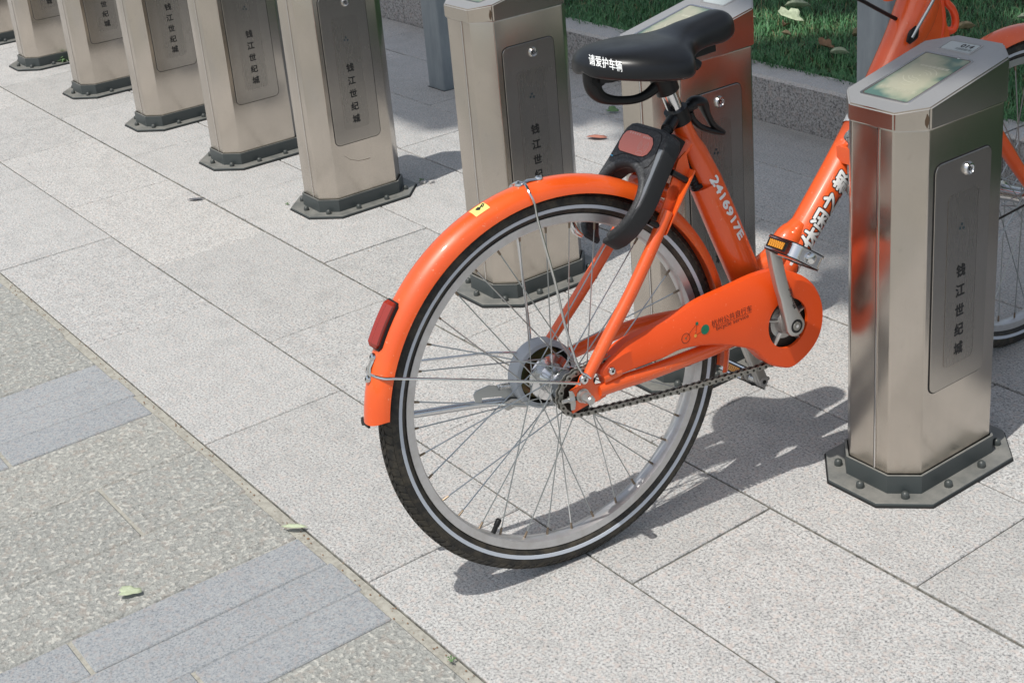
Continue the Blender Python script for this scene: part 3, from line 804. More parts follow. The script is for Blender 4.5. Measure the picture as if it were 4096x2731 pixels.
D = {
  'guard': [(0.0455, 0.0104), (0.0343, 0.0154), (0.0305, 0.0247), (0.0383, 0.0327), (0.0589, 0.0418), (0.0861, 0.0543), (0.1285, 0.0582), (0.1759, 0.063), (0.2376, 0.0764), (0.2955, 0.0807), (0.2953, 0.081), (0.3402, 0.0855), (0.3741, 0.085), (0.4034, 0.0783), (0.4303, 0.0657), (0.4523, 0.0439), (0.4671, 0.0162), (0.4709, -0.0104), (0.466, -0.0385), (0.4526, -0.06), (0.43, -0.0765), (0.408, -0.0852), (0.3947, -0.0887), (0.3869, -0.0837), (0.3575, -0.0715), (0.3382, -0.0524), (0.3261, -0.0329), (0.3044, -0.0211), (0.2657, -0.0048), (0.2554, -0.0011), (0.2371, 0.0047), (0.2068, 0.0118), (0.1706, 0.016), (0.1645, 0.011), (0.1093, 0.011), (0.0612, 0.0099)],
  'hole': [(0.3551, 0.0022), (0.3978, 0.0342), (0.4341, -0.0167), (0.3892, -0.0514)],
  'seatstay_r': [(0.0155, 0.0288), (0.0469, 0.063), (0.1229, 0.1426), (0.1654, 0.2034)],
  'seatstay_l': [(0.0327, 0.055), (0.0869, 0.1022), (0.1473, 0.1627)],
  'chainstay_r': [(0.0268, -0.001), (0.0423, -0.0063), (0.0792, -0.0051), (0.1159, -0.0078), (0.1776, -0.0099), (0.2195, -0.0126), (0.2581, -0.0121)],
  'dropout': [(-0.0194, 0.0123), (-0.0091, 0.0139), (-0.005, 0.0198), (0.0018, 0.0299), (0.0132, 0.0302), (0.027, 0.0318), (0.0177, 0.0111), (0.0423, 0.0054), (0.0362, -0.0167), (0.0213, -0.0168), (0.0087, -0.0167), (-0.0195, -0.0152), (-0.0115, -0.005), (-0.0107, 0.001)],
  'stay_screw': [(0.0025, 0.0248)],
  'adj': [(-0.0176, 0.0002), (-0.0304, 0.001), (-0.0205, 0.0126), (-0.0148, -0.0142)],
  'guard_screw': [(0.0528, 0.0259)],
  'chain_low': [(0.0725, -0.0466), (0.1747, -0.054), (0.2813, -0.0636), (0.3455, -0.0677)],
  'sprL': [(-0.0359, 0.0082), (-0.0242, -0.0239), (-0.0082, -0.0317), (-0.0139, 0.0318), (-0.0002, 0.0335), (0.0163, 0.0384)],
  'stay1': [(-0.0213, 0.3198), (-0.0302, 0.3165), (-0.0235, 0.2964), (-0.0268, 0.2723), (-0.0108, 0.1811), (-0.0127, 0.1094), (-0.0012, 0.0405)],
  'stay2': [(-0.2966, 0.1128), (-0.2806, 0.1098), (-0.2159, 0.0924), (-0.0505, 0.0392), (-0.0056, 0.0241)],
  'crank_r': [(0.3925, -0.0059), (0.3864, 0.0213), (0.3793, 0.0501), (0.3726, 0.0822), (0.364, 0.1182)],
  'crank_l': [(0.4517, -0.1763), (0.4279, -0.1201)],
  'pedal_l': [(0.4252, -0.167)],
  'kick': [(-0.2152, -0.014), (-0.1102, -0.0288), (-0.0631, -0.0369), (-0.0291, -0.042)],
  'barm': [(-0.1152, -0.0073), (-0.112, -0.0009), (-0.086, 0.001), (-0.0359, -0.0257), (-0.0266, -0.0431), (-0.0697, -0.0207), (-0.1022, -0.0106), (-0.1034, -0.0188), (-0.1141, -0.0151)],
  'barm2': [(-0.0774, -0.0353), (-0.0551, -0.0311), (-0.0375, -0.0372), (-0.0279, -0.0525), (-0.0501, -0.0448), (-0.064, -0.046)],
  'spring': [(-0.0742, -0.0041), (-0.0385, -0.0108)],
  'lstay1': [(-0.0088, 0.0795), (-0.0071, 0.0439)],
  'lstay2': [(-0.1273, 0.0659), (-0.0757, 0.0544), (-0.0213, 0.0368)],
  'bracket': [(0.2247, 0.2919), (0.2366, 0.2859), (0.1768, 0.205), (0.1685, 0.2104)],
  'bracket_in': [(0.2214, 0.2883), (0.1704, 0.2079)],
  'lever': [(0.2817, 0.361), (0.291, 0.3708), (0.3074, 0.3672), (0.3159, 0.3462), (0.3268, 0.3263), (0.3446, 0.3107), (0.3321, 0.3137), (0.3037, 0.3282), (0.2884, 0.3439), (0.2824, 0.3574)],
  'hosebig': [(0.8343, 0.4242), (0.8379, 0.3943), (0.8363, 0.3763), (0.8303, 0.362)],
  'hoseloop': [(0.8492, 0.4214), (0.8639, 0.404), (0.8715, 0.3878), (0.8711, 0.3731), (0.8648, 0.3655), (0.8527, 0.3679), (0.8427, 0.3728)],
  'rod': [(0.7838, 0.4363), (0.739, 0.3823)],
  'wire': [(0.6987, 0.4361), (0.7483, 0.4079)],
  'knob': [(0.7265, 0.4393), (0.7286, 0.4432)],
  'grommet': [(0.745, 0.3854), (0.7358, 0.3743), (0.7542, 0.3978)],
  'rings': [(0.6996, 0.392), (0.7196, 0.3693), (0.7114, 0.3566), (0.6685, 0.357), (0.6938, 0.3495), (0.7225, 0.3687), (0.7038, 0.3596)],
  'white_top': [(0.6872, 0.3427)],
  'dt_low': [(0.3913, 0.0143)],
  'down': [(0.4762, 0.0892), (0.5715, 0.1756), (0.6634, 0.265), (0.7549, 0.3638), (0.8123, 0.4133)],
  'hook': [(0.5726, 0.2383), (0.5973, 0.2301), (0.5931, 0.207), (0.6163, 0.2683), (0.599, 0.2593)],
  'farlever': [(0.1121, 0.213), (0.119, 0.2111), (0.1133, 0.1938), (0.1342, 0.2038), (0.1295, 0.1798)],
  'decalword': [(0.245, 0.0394), (0.3211, 0.0422), (0.2455, 0.0299), (0.3218, 0.0332)],
  'decaldots': [(0.1925, 0.0312), (0.2155, 0.0486), (0.23, 0.0342), (0.2109, 0.0297)],
  'crank_text': [(0.3752, 0.0668), (0.3794, 0.0402)],
}
def at(key, s, i0=0, i1=None): return [(a, s, b) for a, b in D[key][i0:i1]]

# ---- wheels
def wheel(parent_mtx, name, rear, label=None):
    w = empty(name, parent_mtx, bike)
    def p(nm, vf, m_, smooth=True, parent=w): 
        return obj(nm, fix(([(v[0], -v[1], v[2]) for v in vf[0]], vf[1])), m_, parent, smooth=smooth)
    # tyre section
    rc, hr, hs = 0.2790, 0.0193, 0.0182
    prof = [(0.2618, 0.0105)]
    for i in range(19):
        a = math.radians(-62 + 304 * i / 18)
        prof.append((rc + hr * math.sin(a), hs * math.cos(a) * (1.0 if abs(math.sin(a)) < 0.9 else 0.96)))
    prof.append((0.2618, -0.0105))
    p('tyre', lathe(prof, 128), M['rubber'])
    for s in (1, -1):
        r1, r2 = 0.2722, 0.2776
        f = lambda r: s * (hs * math.sqrt(max(0, 1 - ((r - rc) / hr) ** 2)) + 0.0006)
        p('reflective_ring', lathe([(r1 - .0001, f(r1) - s * .0008), (r1, f(r1)), ((r1 + r2) / 2, f(2.0 * (r1 + r2) / 4)), (r2, f(r2)), (r2 + .0001, f(r2) - s * .0008)], 128), M['reflect_ring'])
    # tread blocks: rows of slanted lugs
    V, F = [], []
    nb = 132
    for i in range(nb):
        for row, (sc, hw_, sl_) in enumerate(((0.0128, 0.0036, 0.5), (-0.0128, 0.0036, -0.5), (0.0058, 0.0026, -0.5), (-0.0058, 0.0026, 0.5), (0, 0.0022, 0.4))):
            a = 2 * PI * (i + (0.5 if row in (2, 3) else 0)) / nb
            da = 2 * PI / nb * 0.33
            b0 = len(V)
            for (dd, ss, top_) in ((-1, -1, 0), (1, -1, 0), (1, 1, 0), (-1, 1, 0), (-1, -1, 1), (1, -1, 1), (1, 1, 1), (-1, 1, 1)):
                s_ = sc + ss * hw_; th = math.acos(max(-1, min(1, s_ / hs)))
                rr = rc + hr * math.sin(th) + (0.0015 if top_ else -0.002); sx_ = s_ * (1.03 if top_ else 0.9)
                aa = a + dd * da + ss * sl_ * da
                V.append((rr * math.cos(aa), sx_, rr * math.sin(aa)))
            F += [tuple(b0 + k for k in q) for q in ((0, 3, 2, 1), (4, 5, 6, 7), (0, 1, 5, 4), (1, 2, 6, 5), (2, 3, 7, 6), (3, 0, 4, 7))]
    tag(obj('tread', ([(v[0], -v[1], v[2]) for v in V], F), M['rubber'], w), kind='stuff')
    # rim
    rp = [(0.2640, 0.0128), (0.2635, 0.0138), (0.2520, 0.0132), (0.2495, 0.0095), (0.2488, 0.0), (0.2495, -0.0095), (0.2520, -0.0132), (0.2635, -0.0138), (0.2640, -0.0128), (0.2600, -0.0100), (0.2600, 0.0100)]
    p('rim', lathe(rp, 144, closed_prof=True), M['alu'])
    # hub
    if rear:
        hp = [(0.0001, 0.046), (0.012, 0.046), (0.014, 0.034), (0.033, 0.032), (0.034, 0.029), (0.025, 0.026), (0.021, 0.012), (0.020, -0.004), (0.024, -0.017), (0.036, -0.021), (0.037, -0.024), (0.025, -0.027), (0.02, -0.036), (0.0001, -0.036)]
        fr, fl, sr_, sl_ = 0.0300, 0.0330, 0.0305, -0.0225
    else:
        hp = [(0.0001, 0.040), (0.009, 0.040), (0.010, 0.034), (0.021, 0.033), (0.022, 0.029), (0.0155, 0.027), (0.0145, 0.0), (0.0155, -0.027), (0.022, -0.029), (0.021, -0.033), (0.010, -0.034), (0.009, -0.040), (0.0001, -0.040)]
        fr, fl, sr_, sl_ = 0.0190, 0.0190, 0.031, -0.031
    p('hub', lathe(hp, 40), M['chrome'])
    # spokes, laced three-cross, each with its nipple
    off = 8.2
    base = None
    for k in range(36):
        th = math.radians(off + 10 * k)
        side = 1 if k % 2 == 0 else -1
        q = k // 2
        tw = math.radians(62) * (1 if q % 2 == 0 else -1)
        rf, sf = (fr, sr_) if side > 0 else (fl, sl_)
        e = Vector((0.2505 * math.cos(th), side * 0.0015, 0.2505 * math.sin(th)))
        h = Vector((rf * math.cos(th + tw), sf + (0.0015 if q % 2 else -0.0015), rf * math.sin(th + tw)))
        nb_ = e + (h - e).normalized() * 0.0125
        sp = p('spoke', tube([nb_, h], 0.00105, 6), M['spoke'], True)
        p('nipple', tube([e - (h - e).normalized() * 0.001, nb_], [0.0021, 0.0017], 7), M['nipple'], True, sp)
    # valve
    va = math.radians(234.8)
    d = Vector((math.cos(va), 0, math.sin(va)))
    p('valve', tube([d * 0.2505, d * 0.2380, d * 0.2375, d * 0.2275, d * 0.2255], [0.0040, 0.0037, 0.0046, 0.0046, 0.0030], 12), M['black_plastic'])
    return w, p
RW = Matrix.Translation((0, 0, ZB))
rear, prw = wheel(RW, 'rear_wheel', True)
# front wheel, steered a little, from its own fitted position
FO = Vector((-1.5454, 2.2347, 0.298 * math.cos(-0.0763)))
th_, le_ = 1.5284, -0.0763
fw_ = Vector((math.cos(th_), math.sin(th_), 0)); m0 = Vector((math.sin(th_), -math.cos(th_), 0))
fu_ = Vector((0, 0, 1)) * math.cos(le_) + m0 * math.sin(le_); fn_ = fw_.cross(fu_)
FM = Matrix.Identity(4)
for i in range(3):
    FM[i][0] = fw_[i]; FM[i][1] = -fn_[i]; FM[i][2] = fu_[i]; FM[i][3] = FO[i]
FL = BM.inverted() @ FM
front, pfw = wheel(FL, 'front_wheel', False)
def fpt(a, s, b):                                              # front-wheel frame to bicycle frame (a,s,b)
    v = FL @ Vector((a, -s, b)); return (v.x, -v.y, v.z - ZB)

# ---- rear mudguard
def mudguard(name, mapf, a0, a1, R0=0.3205, hw=0.0285, drop=0.024):
    V = []; F = []; n = 72; prof = []
    k = 14
    for j in range(k + 1):
        t_ = -1 + 2 * j / k
        ang = t_ * math.radians(86)
        s_ = hw * math.sin(ang) / math.sin(math.radians(86))
        r_ = R0 - drop * (1 - math.cos(ang)) / (1 - math.cos(math.radians(86)))
        prof.append((r_, s_))
    prof = prof + [(r_ - 0.0011 * (1 if abs(s_) < hw * 0.8 else 0.4), s_ * 0.955) for r_, s_ in reversed(prof)]
    m_ = len(prof)
    for i in range(n + 1):
        u_ = i / n
        a = math.radians(a0 + (a1 - a0) * u_)
        for r_, s_ in prof:
            e_ = 0.0
            # rounded tail: corners of the last few degrees are cut back
            aa = a
            if i > n - 4: aa = a - math.radians(1.6) * (abs(s_) / hw) ** 3 * (i - n + 4) / 4
            V.append(mapf(r_ * math.cos(aa), s_, r_ * math.sin(aa)))
    for i in range(n):
        for q in range(m_):
            q2 = (q + 1) % m_
            F.append((i * m_ + q, i * m_ + q2, (i + 1) * m_ + q2, (i + 1) * m_ + q))
    h_ = m_ // 2
    for i in (0, n):
        for q in range(h_ - 1):
            F.append((i * m_ + q, i * m_ + q + 1, i * m_ + m_ - 2 - q, i * m_ + m_ - 1 - q))
    return part(name, (V, F), M['orange'])
guard_r = mudguard('rear_mudguard', lambda a, s, b: (a, s, b), -14, 172.6)
part('mudguard_tip', lathe([(0.3190, -0.018), (0.3165, -0.020), (0.3165, 0.006), (0.3190, 0.004)], 4, math.radians(172.6), math.radians(173.5), closed_prof=True), M['black_plastic'], guard_r, False)
guard_f = mudguard('front_mudguard', fpt, 62, 176, 0.3225)
# rear reflector on the mudguard
def onguard(r, s, deg): a = math.radians(deg); return (r * math.cos(a), s, r * math.sin(a))
V, F = [], []
RA = []
for i in range(13):
    u_ = i / 12; deg = 140.4 + 12.2 * u_
    k_ = min(1, math.sin(math.pi * min(max(u_, 0.0), 1.0)) * 2.6 + 0.35)
    sec = [(0.3185, -0.0140), (0.3265, -0.0140), (0.3310, -0.0055), (0.3288, 0.0), (0.3310, 0.0055), (0.3265, 0.0140), (0.3185, 0.0140)]
    for r_, s_ in sec: V.append(onguard(0.3185 + (r_ - 0.3185) * (0.55 + 0.45 * k_), s_ * (0.62 + 0.38 * k_) - 0.004, deg))
for i in range(12):
    for q in range(7): F.append((i * 7 + q, i * 7 + (q + 1) % 7, (i + 1) * 7 + (q + 1) % 7, (i + 1) * 7 + q))
F += [tuple(range(7)), tuple(12 * 7 + q for q in range(6, -1, -1))]
rr_ = part('rear_reflector', (V, F), M['red_reflector'], guard_r, False)
V = [];
for i in range(13):
    u_ = i / 12; deg = 140.0 + 13.0 * u_; k_ = min(1, math.sin(PI * u_) * 2.6 + 0.35)
    for r_, s_ in ((0.3180, -0.0172), (0.3215, -0.0172), (0.3215, 0.0172), (0.3180, 0.0172)): V.append(onguard(r_, s_ * (0.62 + 0.38 * k_) - 0.004, deg))
F = [(i * 4 + q, i * 4 + (q + 1) % 4, (i + 1) * 4 + (q + 1) % 4, (i + 1) * 4 + q) for i in range(12) for q in range(4)] + [(0, 1, 2, 3), (51, 50, 49, 48)]
part('reflector_base', (V, F), M['black_plastic'], rr_, False)
# yellow sticker wrapped on the mudguard
def gsurf(s, off=0.0005, hw=0.0285, drop=0.024):
    ang = math.asin(max(-1, min(1, s / hw * math.sin(math.radians(86)))))
    return 0.3205 - drop * (1 - math.cos(ang)) / (1 - math.cos(math.radians(86))) + off
def wrap(name, x0, x1, y0, y1, mat_, off, par, nx=8, ny=4, shape=None):
    V = []; F = []
    for i in range(nx + 1):
        for j in range(ny + 1):
            x = x0 + (x1 - x0) * i / nx; y = y0 + (y1 - y0) * j / ny
            V.append(onguard(gsurf(x, off), x, y))
    for i in range(nx):
        for j in range(ny): F.append((i * (ny + 1) + j, i * (ny + 1) + j + 1, (i + 1) * (ny + 1) + j + 1, (i + 1) * (ny + 1) + j))
    return raw(name, (V, F), mat_, par)
stk = wrap('warning_sticker', -0.003, 0.0155, 105.8, 110.3, M['yellow_sticker'], 0.0006, guard_r)
for q in ([(-0.001, 106.2), (0.004, 106.0), (0.0085, 107.0), (0.0045, 107.6)], [(0.0015, 107.9), (0.006, 107.4), (0.010, 108.2), (0.007, 108.9), (0.003, 108.9)]):
    raw('warning_mark', ([onguard(gsurf(x, 0.0009), x, y) for x, y in q], [tuple(range(len(q)))]), M['ink'], stk)

# ---- tubes of the frame
def taper(P, r, name, mat_='orange', seg=20, sub=0, flat=None, par=None):
    return part(name, tube(P, r, seg, sub=sub, flat=flat), M[mat_], par)
ST0, ST1 = Vector((0.2640, 0, 0.3496)), Vector((0.3920, 0, -0.005))
def st(b, da=0.0): 
    u_ = (0.3496 - b) / 0.3546
    return (0.2640 + (0.3920 - 0.2640) * u_ + da, 0, b)
seat_tube = taper([st(0.352), st(0.330), st(0.312), st(0.295, 0.002), st(0.250, 0.0055), st(0.20, 0.006), st(0.15)], [0.0150, 0.0152, 0.0170, 0.0200, 0.0212, 0.0215, 0.0215], 'seat_tube')
low = taper([st(0.2415, -0.0005), st(0.16, 0.0), st(0.035)], [0.0282, 0.0288, 0.0275], 'seat_tube_sleeve', flat=(0.80, 1.0), seg=28)
mo = tube([st(0.2425, -0.0170), st(0.2350, -0.0170)], [0.0108, 0.0108], 16)
part('sleeve_mouth', mo, M['gap'], low)
# coiled cable that enters the sleeve
cp = smooth_path([(0.2560, 0.004, 0.298), (0.2640, 0.004, 0.278), (0.2730, 0.003, 0.258), (0.2850, 0.002, 0.232)], 10)
part('coiled_cable', tube(cp, [0.0066 + 0.0016 * (i % 2) for i in range(len(cp))], 10), M['black_plastic'])
BB = (0.393, 0.0, -0.005)
taper([(0.393, -0.036, -0.005), (0.393, 0.036, -0.005)], 0.0230, 'bottom_bracket_shell')
taper([(0.393, -0.048, -0.005), (0.393, -0.034, -0.005)], 0.019, 'bottom_bracket_cup', 'alu_dull')
DT = [(0.4300, 0.0, 0.0420), (0.4762, 0.0, 0.0892), (0.5715, -0.010, 0.1756), (0.6634, -0.020, 0.2650), (0.7549, -0.030, 0.3638), (0.7900, -0.034, 0.4050), (0.8080, -0.036, 0.4400)]
DR = [0.0255, 0.0262, 0.0268, 0.0285, 0.0325, 0.0365, 0.0340]
down_tube = part('down_tube', tube([(0.395, 0, 0.005)] + DT, [0.025] + DR, 28, sub=4, flat=(1.0, 1.0)), M['orange'])
part('link_tube', tube([(0.372, 0, 0.055), (0.3986, 0, 0.0655), (0.430, 0, 0.0790), (0.4637, 0, 0.1050), (0.486, -0.001, 0.1180)], [0.021, 0.021, 0.021, 0.0195, 0.017], 20, sub=4), M['orange'])
part('weld_collar', tube([(0.447, 0, 0.0955), (0.4600, 0, 0.1035), (0.472, 0, 0.110)], [0.0208, 0.0222, 0.0205], 20, sub=3), M['orange'])
for s_, nm in ((1, 'right'), (-1, 'left')):
    if s_ > 0:
        P = at('seatstay_r', 0.060)
        P = [(0.0140, 0.0630, 0.0250), (0.0600, 0.0605, 0.0760), (0.1080, 0.0580, 0.1290), (0.1520, 0.0556, 0.1840), (0.1900, 0.0520, 0.2340)]
    else:
        P = [(0.0330, -0.056, 0.0520)] + at('seatstay_l', -0.055, 1) + [(0.190, -0.051, 0.213), (0.215, -0.045, 0.245)]
        P[0] = (0.020, -0.058, 0.036)
    part('seat_stay', tube(P, [0.0085] + [0.0098] * (len(P) - 1), 16, sub=3), M['orange'])
    # chain stay
    Q = [(0.030, s_ * 0.063, -0.004), (0.0792, s_ * 0.060, -0.0052), (0.1159, s_ * 0.058, -0.0078), (0.1776, s_ * 0.054, -0.0099), (0.2581, s_ * 0.046, -0.0130), (0.33, s_ * 0.036, -0.012), (0.385, s_ * 0.028, -0.006)]
    if s_ > 0: part('chain_stay', tube(Q, [0.0100, 0.0115, 0.0118, 0.0120, 0.0125, 0.013, 0.014], 18, sub=3, flat=(0.85, 1)), M['orange'])
    else:
        Q = [(0.030, -0.063, 0.003), (0.10, -0.060, 0.012), (0.18, -0.056, 0.018), (0.27, -0.048, 0.010), (0.33, -0.036, 0.0), (0.385, -0.028, -0.006)]
        part('chain_stay', tube(Q, [0.0100, 0.0115, 0.0120, 0.0125, 0.013, 0.014], 18, sub=3, flat=(0.85, 1)), M['orange'])
# dropouts
dp = [(-0.0194, 0.0130), (-0.0085, 0.0160), (-0.0035, 0.0215), (0.0010, 0.0300), (0.0120, 0.0335), (0.0290, 0.0330), (0.0215, 0.0150), (0.0260, 0.0085), (0.0430, 0.0060), (0.0420, -0.0160), (0.0250, -0.0190), (0.0087, -0.0190), (-0.0195, -0.0240), (-0.0165, -0.0050), (-0.0160, 0.0030)]
dfa = lambda s0: (lambda a, b, h: (a, s0 + h, b))
for s_ in (0.0610, -0.0660):
    bmv = prism(dp, 0, 0.0050, fn=dfa(s_))
    obj('dropout', bevel(lv(bmv), 0.0012, 1, 40), M['orange'], bike)
part('axle_slot', prism(rrect(-0.0185, 0.0005, -0.0045, 0.0025, 0.0025), 0, 0.0004, fn=dfa(0.0661)), M['gap'], smooth=False)
# axle nut with washer, chain tensioner, stay screw
ax = [(0.0001, 0.0980), (0.0052, 0.0978), (0.0056, 0.0965), (0.0056, 0.0840)]
part('axle_nut', join(tube([(0, 0.0665, 0), (0, 0.0682, 0)], 0.0110, 20), tube([(0, 0.0682, 0), (0, 0.0770, 0)], 0.0088, 20), tube([(0, 0.077, 0), (0, 0.090, 0)], 0.0072, 6), tube([(0, 0.090, 0), (0, 0.0925, 0)], [0.0066, 0.005], 14)), M['alu_dull'])
part('axle_nut', join(tube([(0, -0.0665, 0), (0, -0.0682, 0)], 0.0110, 20), tube([(0, -0.0682, 0), (0, -0.082, 0)], 0.0082, 6)), M['alu_dull'])
obj('chain_tensioner', bevel(lv(prism([(-0.0230, 0.0150), (-0.0170, 0.0135), (-0.0140, 0.0060), (-0.0135, -0.0080), (-0.0160, -0.0170), (-0.0225, -0.0165)], 0.0665, 0.0685, fn=dfa(0))), 0.0006, 1, 40), M['alu_dull'], bike)
part('tensioner_screw', join(tube([(-0.0165, 0.066, 0.0), (-0.0245, 0.066, 0.0004)], 0.0050, 6), tube([(-0.0245, 0.066, 0.0004), (-0.0350, 0.066, 0.001)], [0.0034, 0.0030], 10)), M['alu_dull'])
def screw(a, s, b, r=0.0062, par=None, mat_='chrome', d=(0, 1, 0)):
    d = Vector(d).normalized(); p_ = Vector((a, s, b))
    o_ = part('screw', tube([p_, p_ + d * 0.0012, p_ + d * 0.0040, p_ + d * 0.0052], [r, r, r * 0.8, r * 0.35], 16), M[mat_], par)
    part('screw_socket', tube([p_ + d * 0.0047, p_ + d * 0.0055], r * 0.33, 6), M['gap'], o_)
    return o_
screw(0.0045, 0.0665, 0.0245, 0.0078)

# ---- seat post, clamp with quick lever, saddle and its grab handle
part('seat_post', tube([st(0.345), st(0.435)], 0.0127, 24), M['chrome'])
part('seat_clamp', join(tube([st(0.346), st(0.368)], 0.0188, 24), tube([(0.244, 0.012, 0.357), (0.226, 0.022, 0.350)], 0.0062, 12), tube([(0.268, 0.0, 0.362), (0.292, 0.004, 0.3685)], 0.0080, 12)), M['black_plastic'])
part('clamp_barrel', tube([(0.238, 0.018, 0.3580), (0.218, 0.030, 0.3500)], 0.0098, 18), M['black_plastic'])
part('clamp_cap', tube([(0.218, 0.030, 0.3500), (0.2165, 0.0312, 0.3493)], 0.0070, 14), M['chrome'])
lev = at('lever', 0.0)
part('quick_lever', tube(lev, [0.0062, 0.0085, 0.0085, 0.0055, 0.0050, 0.0040, 0.0045, 0.0050, 0.0052, 0.0058], 12, sub=4, flat=(1.5, 1)), M['black_plastic'])
part('saddle_post_socket', tube([st(0.398), st(0.44)], [0.0185, 0.0200], 20), M['black_plastic'])
part('saddle_clamp', join(box(0.215, 0.285, -0.020, 0.020, 0.425, 0.455), tube([(0.262, -0.024, 0.428), (0.262, 0.026, 0.428)], 0.0095, 14), tube([(0.268, 0.016, 0.448), (0.292, 0.020, 0.430)], 0.008, 12)), M['black_plastic'])
# saddle: cross-sections along a
ST = [  # a, half width, top, side, bottom
    (.098,.012,.468,.463,.457),(.102,.030,.475,.460,.450),(.112,.048,.481,.458,.446),(.128,.068,.486,.456,.443),(.150,.085,.488,.454,.438),(.180,.098,.488,.450,.432),
    (.205,.103,.487,.447,.429),(.228,.099,.486,.447,.428),(.245,.076,.486,.453,.436),(.264,.051,.490,.458,.444),(.286,.038,.496,.464,.449),(.310,.034,.4985,.468,.451),(.335,.032,.502,.470,.450),(.352,.028,.502,.474,.452),(.365,.020,.494,.474,.459),(.372,.009,.483,.472,.465)]
sm = smooth_path(ST, 3); V = []; F = []; ns = 36
for (a_, hw_, tp, sd, bt) in sm:
    for k in range(ns):
        th = 2 * PI * k / ns; c_, s_ = math.cos(th), math.sin(th)
        sx_ = hw_ * math.copysign(abs(c_) ** 0.72, c_)
        if s_ >= 0: zz = sd + (tp - sd) * abs(s_) ** 0.78
        else: zz = sd - (sd - bt) * abs(s_) ** 0.7 * (0.25 + 0.75 * abs(c_) ** 0.5)
        V.append((a_, sx_, zz))
n_ = len(sm)
for i in range(n_ - 1):
    for k in range(ns): F.append((i * ns + k, i * ns + (k + 1) % ns, (i + 1) * ns + (k + 1) % ns, (i + 1) * ns + k))
F += [tuple(range(ns - 1, -1, -1)), tuple((n_ - 1) * ns + k for k in range(ns))]
saddle = obj('saddle', fix(lv((V, F))), M['saddle'], bike, smooth='all')
sub_ = saddle.modifiers.new('soften', 'SUBSURF'); sub_.levels = 1; sub_.render_levels = 1
part('saddle_base', join(prism([(0.118, -0.030), (0.13, -0.045), (0.21, -0.06), (0.25, -0.03), (0.33, -0.016), (0.33, 0.016), (0.25, 0.03), (0.21, 0.030), (0.13, 0.026), (0.118, 0.016)], 0.4400, 0.460, fn=lambda a, b, h: (a, b, h + (0.004 if a > 0.24 else 0)))), M['black_plastic'], saddle, False)
hp = [(0.118, 0, 0.462), (0.1145, 0, 0.445), (0.1165, 0, 0.4290), (0.1260, 0, 0.4165), (0.1420, 0, 0.4080), (0.1620, 0, 0.4025), (0.1850, 0, 0.3990), (0.2060, 0, 0.4010), (0.2240, 0, 0.4090), (0.2380, 0, 0.4210), (0.2480, 0, 0.438)]
part('grab_handle', tube(hp, [0.0120, 0.0115, 0.0100, 0.0075, 0.0058, 0.0052, 0.0052, 0.0058, 0.0070, 0.0085, 0.0105], 16, sub=3, flat=(1.3, 1)), M['black_plastic'], saddle)
part('handle_web', prism([(0.110, 0.462), (0.107, 0.442), (0.116, 0.432), (0.127, 0.436), (0.134, 0.4430), (0.175, 0.446), (0.177, 0.460)], -0.014, 0.012, fn=lambda a, b, h: (a, h, b)), M['black_plastic'], saddle, False)
# lettering projected on the saddle's rear right side
dg = bpy.context.evaluated_depsgraph_get()
bms = bmesh.new(); bms.from_mesh(saddle.data); bv = BVHTree.FromBMesh(bms); bms.free()
def decal(body, size, org, ex, ey, dr, bvh, mat_, par, off=0.0006, bold=0.0, length=None):
    org, ex, ey, dr = L(*org), None or Vector((ex[0], -ex[1], ex[2])).normalized(), Vector((ey[0], -ey[1], ey[2])).normalized(), Vector((dr[0], -dr[1], dr[2])).normalized()
    V, F = refined(body); gapx = size
    if length: gapx = length / (max(v[0] for v in V) - min(v[0] for v in V))
    def fn(x, y):
        p_ = org + ex * x + ey * y - dr * 0.2
        hit, nrm, _, _ = bvh.ray_cast(p_, dr, 0.6)
        return hit - dr * off if hit is not None else p_ + dr * 0.2
    return obj('lettering', embolden([(x * gapx, y * size) for x, y in V], F, fn, bold * size), mat_, par)
decal('请爱护车辆', 0.0170, (0.1075, 0.05, 0.4770), (0.054, 0, -0.0223), (0, 0, 1.0), (0.5326, -0.8187, -0.2148), bv, M['white_print'], saddle, 0.0012, 0.012, 0.0590)

# ---- handles for the cranks, the chain guard, the chain
def loopfill(outer, inner, s, fl=False):
    bm = bmesh.new()
    for P in (outer, inner):
        vs = [bm.verts.new((a, s, b)) for a, b in P]
        for i in range(len(vs)): bm.edges.new((vs[i], vs[(i + 1) % len(vs)]))
    bmesh.ops.triangle_fill(bm, use_beauty=True, edges=bm.edges[:])
    bm.verts.index_update()
    V = [tuple(v.co) for v in bm.verts]; F = [tuple(v.index for v in f.verts) for f in bm.faces]; bm.free()
    return V, F
GO = D['guard']
def resample(P, n, closed=True):
    Q = [Vector(p) for p in P]
    if closed: Q.append(Q[0])
    seg = [(Q[i + 1] - Q[i]).length for i in range(len(Q) - 1)]; tot = sum(seg); out = []
    for k in range(n):
        d = tot * k / n; i = 0
        while d > seg[i]: d -= seg[i]; i += 1
        out.append(Q[i].lerp(Q[i + 1], d / seg[i]))
    return out
GP = resample([p for i, p in enumerate(GO) if i != 10], 110)
for _ in range(2): GP = [(GP[i - 1] + GP[i] * 2 + GP[(i + 1) % 110]) / 4 for i in range(110)]
area = sum(GP[i].x * GP[(i + 1) % 110].y - GP[(i + 1) % 110].x * GP[i].y for i in range(110))
sg = 1 if area > 0 else -1
def inset(P, dfn):
    out = []; n = len(P)
    for i in range(n):
        t_ = (P[(i + 1) % n] - P[i - 1]).normalized(); nn = Vector((-t_.y, t_.x)) * sg
        out.append(P[i] + nn * dfn(P[i], nn))
    return out
